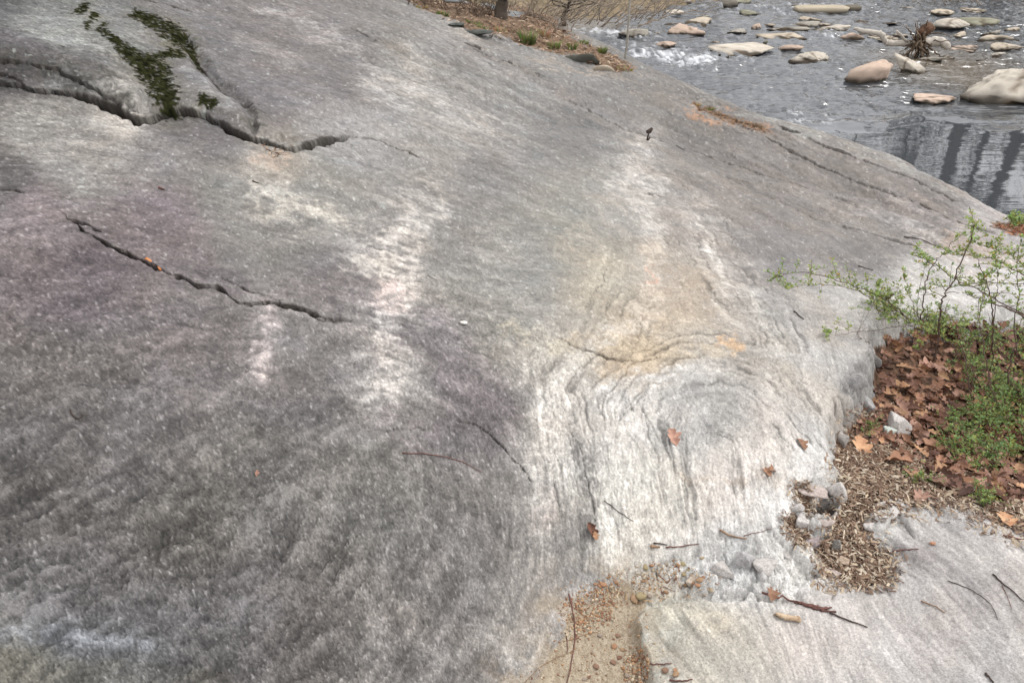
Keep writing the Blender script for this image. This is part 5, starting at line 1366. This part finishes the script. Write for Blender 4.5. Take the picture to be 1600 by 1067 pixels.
# each cane: pixels of the photo with its distance ahead at both ends
canes = [
 ([(1459,562),(1465,524),(1469,480),(1478,458),(1492,434),(1509,391),(1519,365),(1523,350)],2.62,2.70,.0045,.80),
 ([(1439,500),(1445,456),(1450,429),(1463,407),(1480,389),(1504,365)],2.95,2.85,.0025,.85),
 ([(1443,505),(1418,497),(1397,478),(1364,458),(1330,445),(1296,433),(1262,427),(1225,429),(1200,440)],2.95,2.80,.0028,.15),
 ([(1425,502),(1395,482),(1350,460),(1320,449),(1285,445),(1250,446),(1229,452)],2.95,2.75,.0018,.2),
 ([(1440,506),(1405,510),(1377,515),(1340,522),(1310,527),(1278,527)],2.95,2.75,.0016,1.1),
 ([(1358,541),(1341,530),(1342,519),(1354,495),(1367,470)],2.75,2.8,.0014,1.1),
 ([(1600,492),(1560,470),(1520,450),(1485,432),(1472,421),(1448,407),(1424,398)],2.9,2.7,.0028,.2),
 ([(1640,460),(1600,430),(1583,421),(1559,407),(1539,402),(1505,399),(1473,398)],2.8,2.7,.0022,.1),
 ([(1552,560),(1551,509),(1550,475),(1544,450),(1537,428),(1526,404)],2.75,2.65,.0034,.95),
 ([(1640,520),(1600,495),(1571,480),(1542,471),(1515,461)],2.6,2.75,.0045,.6),
 ([(1552,520),(1555,471),(1558,458),(1559,429),(1556,412),(1553,389)],2.75,2.8,.0020,.5),
 ([(1640,440),(1591,407),(1576,397),(1554,389),(1534,383),(1515,380)],2.8,2.8,.0016,.05),
 ([(1441,503),(1429,485),(1421,456),(1413,433)],2.95,2.95,.0014,.6),
 ([(1620,445),(1576,443),(1529,442),(1500,447),(1466,450),(1441,453)],2.75,2.85,.0020,.4),
 ([(1519,625),(1510,575),(1502,537),(1487,496),(1469,481)],2.4,2.6,.0026,.9),
 ([(1575,600),(1580,555),(1600,515),(1630,470)],2.5,2.6,.0030,.7),
 ([(1560,640),(1545,590),(1538,540),(1530,500),(1535,460),(1528,430)],2.4,2.75,.0028,.4),
 ([(1590,560),(1585,500),(1592,460),(1588,420),(1595,370)],2.6,2.7,.0024,.3),
 ([(1500,560),(1480,530),(1450,510),(1420,500),(1395,498),(1372,500)],2.7,2.85,.0020,.3),
 ([(1530,600),(1500,545),(1460,530),(1430,545)],2.5,2.6,.0018,.8),
 ([(1405,505),(1390,480),(1385,455),(1370,445)],2.95,2.95,.0014,.5),
 ([(1436,503),(1432,470),(1440,440),(1445,415)],2.95,2.95,.0014,.9),
 ([(1610,640),(1600,570),(1612,500),(1605,420)],2.3,2.5,.0026,.4),
 ([(1570,560),(1540,520),(1500,500),(1470,505),(1450,520)],2.6,2.6,.0020,.5)]
LVf = Leaves(5); LVd = Leaves(6); rr = random.Random(77)
def to3(P, y0, y1):
    n = len(P); out = []
    for k, (u, v) in enumerate(P):
        p = wp(u, v, y0 + (y1 - y0) * k / (n - 1))
        g = float(ground(p.x, p.y)) + .012
        if p.z < g: p = xyz(u, v) + Vector((0, 0, .012))
        out.append(p)
    g0 = out[0]
    return out
for P, y0, y1, r0, bare in canes:
    Q = curve_pts(to3(P, y0, y1), 6, .0025, rr); n = len(Q)
    T = Tubes(); T.add(Q, [r0 * (1 - .72 * i / n) for i in range(n)], 6)
    LV = LVf
    for i in range(1, n):
        f = i / n
        if rr.random() < .42:                                # side twigs
            d = Vector((rr.gauss(0, 1), rr.gauss(0, .8), rr.gauss(.5, .7))).normalized(); L = rr.uniform(.03, .11) * (1.15 - f * .5)
            q2 = curve_pts([Q[i], Q[i] + d * L * .5 + Vector((0, 0, .004)), Q[i] + d * L + Vector((0, 0, rr.uniform(-.01, .02)))], 3, .0015, rr)
            T.add(q2, [r0 * .34, r0 * .3, r0 * .28, r0 * .25, r0 * .22, r0 * .2, r0 * .15][:len(q2)], 4)
            if f > bare * .6:
                for p in q2[2:]:
                    if rr.random() < .75: rosette(LV, p, .0135, 4, .6, rr)
        if f > bare and rr.random() < .75: rosette(LV, Q[i], .014, rr.randint(3, 5), .7, rr)
    part('cane', T, cane_m, sh)
    if bare < 1: rosette(LV, Q[-1], .015, 7, .8, rr)
for k in range(60): rosette(LVf, wp(1521 + rr.gauss(0, 6), 357 + rr.gauss(0, 9), 2.7 + rr.gauss(0, .02)), .014, 2, .7, rr)
o = link('foliage', LVf.mesh('foliage', base0), fresh, sh); o['kind'] = 'stuff'
# low dense sprigs
def sprigs(region, n, h0, h1, label, seed, mat, size=.013, dens=.62, name='low_shrub'):
    r2 = random.Random(seed); us = [p[0] for p in region]; vs = [p[1] for p in region]
    c0 = xyz(sum(us) / len(us), sum(vs) / len(vs)); t = tag(empty(name, tuple(c0)), label, 'shrub')
    LV = Leaves(seed); T = Tubes(); k = 0
    while k < n:
        u, v = r2.uniform(min(us), max(us)), r2.uniform(min(vs), max(vs))
        if inpoly(u, v, region) < 0: continue
        k += 1; b = xyz(u, v); H = r2.uniform(h0, h1)
        e = b + Vector((r2.gauss(0, .45) * H, r2.gauss(0, .45) * H, H)); m_ = (b + e) / 2 + Vector((r2.gauss(0, .15) * H, 0, .1 * H))
        q = curve_pts([b - Vector((0, 0, .01)), m_, e], 5, .002, r2); T.add(q, [.0016 * (1 - .6 * i / len(q)) for i in range(len(q))], 4)
        for i in range(2, len(q)):
            if r2.random() < dens: rosette(LV, q[i] + Vector((r2.gauss(0, .004), r2.gauss(0, .004), 0)), size, r2.randint(4, 6), .5, r2)
            if r2.random() < .4:
                d = Vector((r2.gauss(0, 1), r2.gauss(0, 1), r2.gauss(.3, .4))).normalized() * r2.uniform(.02, .05); T.add([q[i], q[i] + d], [.0009, .0005], 4)
                rosette(LV, q[i] + d, size, r2.randint(4, 6), .5, r2); rosette(LV, q[i] + d * .6, size, 3, .5, r2)
    part('stems', T, cane_m, t)['kind'] = 'stuff'
    o = link('foliage', LV.mesh('foliage', c0), mat, t); o['kind'] = 'stuff'
    return t
sprigs([(1475,545),(1540,530),(1610,540),(1720,540),(1860,570),(1860,640),(1720,655),(1600,650),(1520,625),(1480,590)], 165, .05, .17, 'bright green sprigs in the upper half of the thicket behind the leaf bed', 91, deep)
sprigs([(1500,630),(1560,625),(1620,640),(1700,640),(1830,650),(1840,730),(1720,750),(1600,735),(1540,725),(1505,690)], 185, .04, .14, 'densest mound of green sprigs at the right edge above the wood chips', 92, deep)
sprigs([(1462,655),(1505,640),(1530,690),(1545,740),(1500,735),(1470,705)], 34, .03, .07, 'low green sprigs creeping over the rust-coloured oak leaf', 93, deep, .011)
sprigs([(1400,510),(1480,512),(1530,525),(1480,545),(1420,530)], 26, .04, .11, 'thin green sprigs at the back edge of the leaf bed', 94, fresh, .012)
sprigs([(1350,470),(1400,478),(1400,502),(1375,500)], 16, .03, .08, 'leafy green tuft at the top corner of the slab edge', 95, fresh, .013)
sprigs([(1420,738),(1450,742),(1450,755),(1430,756)], 5, .015, .03, 'tiny green seedling beside the curled orange leaf', 96, deep, .009, .9, 'seedling')
sprigs([(1335,665),(1372,662),(1372,676),(1340,676)], 7, .008, .02, 'tiny green seedlings at the foot of the slab edge', 97, deep, .008, .9, 'seedling')
sprigs([(1515,780),(1540,770),(1545,790),(1530,800)], 8, .02, .06, 'wispy green seedling hanging over the near ledge', 98, deep, .009, .9, 'seedling')
sprigs([(1570,352),(1598,350),(1598,358),(1575,360)], 8, .04, .10, 'small green plant on the leaf patch at the far right edge', 99, fresh, .022, .9, 'seedling')

# ------------------------------------------------------------------ grass tufts on the bank
grass_m = gleaf('grass_blade', (.22, .26, .10), (.10, .15, .05)); straw_m = gleaf('straw_blade', (.42, .34, .20), (.28, .22, .12))
def tuft(u, v, w, h, n, label, mat, seed):
    r2 = np.random.RandomState(seed); b = xyz(u, v); dist = b.y * cp - (b.z - CAMZ) * sp; px = dist / F
    R_ = w * px / 2; H = h * px
    a = r2.uniform(0, 6.28, n); rad = R_ * np.sqrt(r2.rand(n)) * .7
    p = np.stack([rad * np.cos(a), rad * np.sin(a) * .8, np.zeros(n)], -1)
    p[:, 2] = ground(b.x + p[:, 0], b.y + p[:, 1]) - b.z - .01
    hh = H * r2.uniform(.5, 1.1, n); le = np.stack([np.cos(a), np.sin(a)], -1) * (hh * r2.uniform(.1, .8, n))[:, None]
    mid = p + np.concatenate([le * .35, (hh * .6)[:, None]], 1); tip = p + np.concatenate([le, (hh * r2.uniform(.7, 1, n))[:, None]], 1)
    wd = np.stack([-np.sin(a + 1), np.cos(a + 1), np.zeros(n)], -1) * .005 * (dist / 9)
    co = np.stack([p - wd, p + wd, mid + wd * .8, mid - wd * .8, tip], 1).reshape(-1, 3); i0 = np.arange(n) * 5
    f = [(i, i + 1, i + 2, i + 3) for i in i0.tolist()] + [(i + 3, i + 2, i + 4) for i in i0.tolist()]
    me = bpy.data.meshes.new('grass_tuft'); me.from_pydata(co.tolist(), [], f); me.update()
    at_ = me.color_attributes.new('Col', 'FLOAT_COLOR', 'POINT'); at_.data.foreach_set('color', np.repeat(np.concatenate([r2.uniform(.6, 1.4, (n, 3)) * [1.1, 1, .9], np.ones((n, 1))], 1), 5, 0).astype(np.float32).ravel())
    tag(link('grass_tuft', me, mat, loc=b), label, 'grass')
for k, a in enumerate([
 (692,24,24,9,90,'small green grass tuft at the upper left start of the soil strip', grass_m),
 (745,42,46,9,130,'flat patch of green grass below the leaning trunk', grass_m),
 (782,50,30,10,90,'olive grass right below the trunk', straw_m),
 (824,68,30,24,200,'largest green grass tuft in the middle of the soil strip', grass_m),
 (850,56,22,14,90,'straw-coloured tuft right of the largest green one', straw_m),
 (866,75,24,14,90,'pale green tuft above the dark mossy boulder', grass_m),
 (894,78,14,16,70,'blue-green tuft standing on the dark mossy boulder', grass_m),
 (941,84,16,14,120,'bright green tuft at the crest right of the mossy boulder', grass_m),
 (912,68,20,8,60,'short grass on the crest between the two green tufts', grass_m),
 (975,110,36,9,110,'straw-yellow grass at the lowest tip of the soil strip', straw_m),
 (1110,172,14,7,50,'tiny green tuft in the groove of the far slab', grass_m),
 (1088,166,14,10,50,'tiny straw tuft at the upper end of the groove', straw_m),
 (660,14,26,8,70,'brown grass at the top edge where the soil strip begins', straw_m)]): tuft(*a, 500 + k)

# ------------------------------------------------------------------ tree, sapling and bare brush on the bank
b = xyz(783, 29); tr = tag(empty('leaning_tree', tuple(b)), 'dark leaning tree trunk on the leafy bank at the top', 'tree')
Q = curve_pts([b + Vector((-.01, 0, -.1)), b + Vector((0, 0, .12)), b + Vector((.05, 0, .26)), b + Vector((.22, 0, .46)), b + Vector((.42, .1, .95)), b + Vector((.5, .2, 1.8)), b + Vector((.7, .3, 3.2)), b + Vector((.6, .4, 4.6))], 6, .006, rr)
n = len(Q); T = Tubes(); T.add(Q, [(.075 if i > 3 else .095 - .006 * i) * (1 - .75 * i / n) for i in range(n)], 10); part('trunk', T, bark, tr)
T = Tubes()
for k in range(26):
    i = rr.randint(n // 2, n - 2); a = rr.uniform(0, 6.28); L = rr.uniform(.5, 1.5); p = Q[i]
    q2 = curve_pts([p, p + Vector((math.cos(a), math.sin(a), .5)) * L * .5, p + Vector((math.cos(a), math.sin(a), rr.uniform(.5, 1.1))) * L], 4, .02, rr)
    T.add(q2, [.02 * (1 - .85 * j / len(q2)) for j in range(len(q2))], 5)
    for w in range(5):
        s0 = q2[rr.randint(2, len(q2) - 1)]; T.add([s0, s0 + Vector((rr.gauss(0, .2), rr.gauss(0, .2), rr.gauss(.15, .15)))], [.006, .002], 4)
part('limbs', T, bark, tr)
b = xyz(882, 42); t2 = tag(empty('young_tree', tuple(b)), 'short dark twisted stem in the brush right of the leaning tree', 'tree')
T = Tubes(); Q = curve_pts([b, b + Vector((-.02, 0, .1)), b + Vector((.03, 0, .22)), b + Vector((.07, 0, .42)), b + Vector((.0, .1, .9))], 5, .006, rr); T.add(Q, [.028 * (1 - .7 * i / len(Q)) for i in range(len(Q))], 7); part('trunk', T, bark, t2)
T = Tubes()
for k in range(9):
    p = Q[rr.randint(6, len(Q) - 2)]; T.add(curve_pts([p, p + Vector((rr.gauss(0, .12), rr.gauss(0, .1), rr.uniform(.02, .2))), p + Vector((rr.gauss(0, .3), rr.gauss(0, .2), rr.uniform(.1, .5)))], 4, .006, rr), [.009, .008, .007, .006, .005, .004, .004, .003, .002], 4)
part('limbs', T, bark, t2)
b = xyz(977, 92); gb = mat_noise('pale_grey_bark', (.34, .32, .28), (.22, .20, .17), 30, .9, .3)
t3 = tag(empty('sapling', tuple(b)), 'thin straight grey sapling in front of the river', 'sapling')
T = Tubes(); T.add(curve_pts([b - Vector((0, 0, .05)), b + Vector((.008, 0, .35)), b + Vector((-.006, 0, .8)), b + Vector((.02, .02, 1.6))], 5, .002, rr), .011, 6); part('stem', T, gb, t3)
T = Tubes()
for k in range(5):
    p = b + Vector((0, 0, .8 + .15 * k)); T.add([p, p + Vector((rr.gauss(0, .12), rr.gauss(0, .1), .18))], [.004, .0015], 4)
part('side_twigs', T, gb, t3)
brush_m = mat_noise('dead_brush', (.36, .30, .24), (.18, .14, .11), 20, .9, 0); brush_d = mat_noise('brown_brush', (.17, .12, .085), (.09, .065, .05), 20, .9, 0)
def brush(u, v, y, n, hgt, spread, lean, label, mat, seed, rad=.006):
    r2 = random.Random(seed); b = wp(u, v, y) if y else xyz(u, v)
    if y: b.z = min(b.z, max(float(ground(b.x, b.y)), WATER)) if False else b.z
    t = tag(empty('bare_brush', tuple(b)), label, 'brush'); T = Tubes()
    for k in range(n):
        s0 = b + Vector((r2.gauss(0, spread * .4), r2.gauss(0, spread * .3), -.05)); d = Vector((r2.gauss(lean, .45), r2.gauss(0, .35), r2.uniform(.5, 1.1))).normalized(); L = hgt * r2.uniform(.5, 1.2)
        q = curve_pts([s0, s0 + d * L * .4, s0 + d * L * .75 + Vector((r2.gauss(0, .06), 0, -.02)), s0 + d * L + Vector((lean * .3 * L, 0, -.12 * L))], 4, .008, r2)
        T.add(q, [rad * (1 - .75 * i / len(q)) for i in range(len(q))], 4)
        for w in range(6):
            p = q[r2.randint(3, len(q) - 1)]; e = Vector((r2.gauss(lean * .4, .6), r2.gauss(0, .5), r2.gauss(.35, .5))) * L * .28; T.add([p, p + e * .5 + Vector((0, 0, .01)), p + e], [rad * .4, rad * .3, rad * .15], 4)
    part('branches', T, mat, t)
for k, a in enumerate([
 (840,30,None,16,.40,.30,.1,'thin grey twiggy bush right of the leaning trunk', brush_m),
 (868,42,None,14,.45,.30,.5,'twiggy bush leaning out around the short dark stem', brush_m),
 (912,50,None,9,.30,.25,.8,'low bare twigs arching towards the water at the crest', brush_m),
 (725,22,None,14,.30,.35,.0,'reddish brown brush left of the leaning trunk', brush_d),
 (755,22,None,12,.32,.25,.0,'dark bare bush touching the leaning trunk', brush_d),
 (665,6,None,18,.30,.5,.0,'dark brown brush at the top edge left of the tree', brush_d),
 (630,-4,None,14,.30,.4,.0,'dark brush where the ridge meets the top edge', brush_d),
 (800,22,None,9,.5,.3,.2,'tall fine twigs just right of the leaning trunk', brush_m),
 (935,34,21,22,1.3,1.6,.9,'pale tangle of dead branches hanging over the far water', brush_m),
 (985,26,23,18,1.2,1.6,.7,'pale fallen branches among the far shore boulders', brush_m),
 (890,30,20,18,1.3,1.4,.4,'pale bare bushes at the far shore behind the twisted stem', brush_m),
 (1500,4,27,14,.9,1.3,-.5,'heap of dead branches on the far bank at the top right', brush_m),
 (1560,4,27.5,12,.8,1.3,.5,'dead branches and grass on the far bank at the top right corner', brush_d)]):
    brush(*a, 600 + k, .006 if (a[2] is None) else .016)
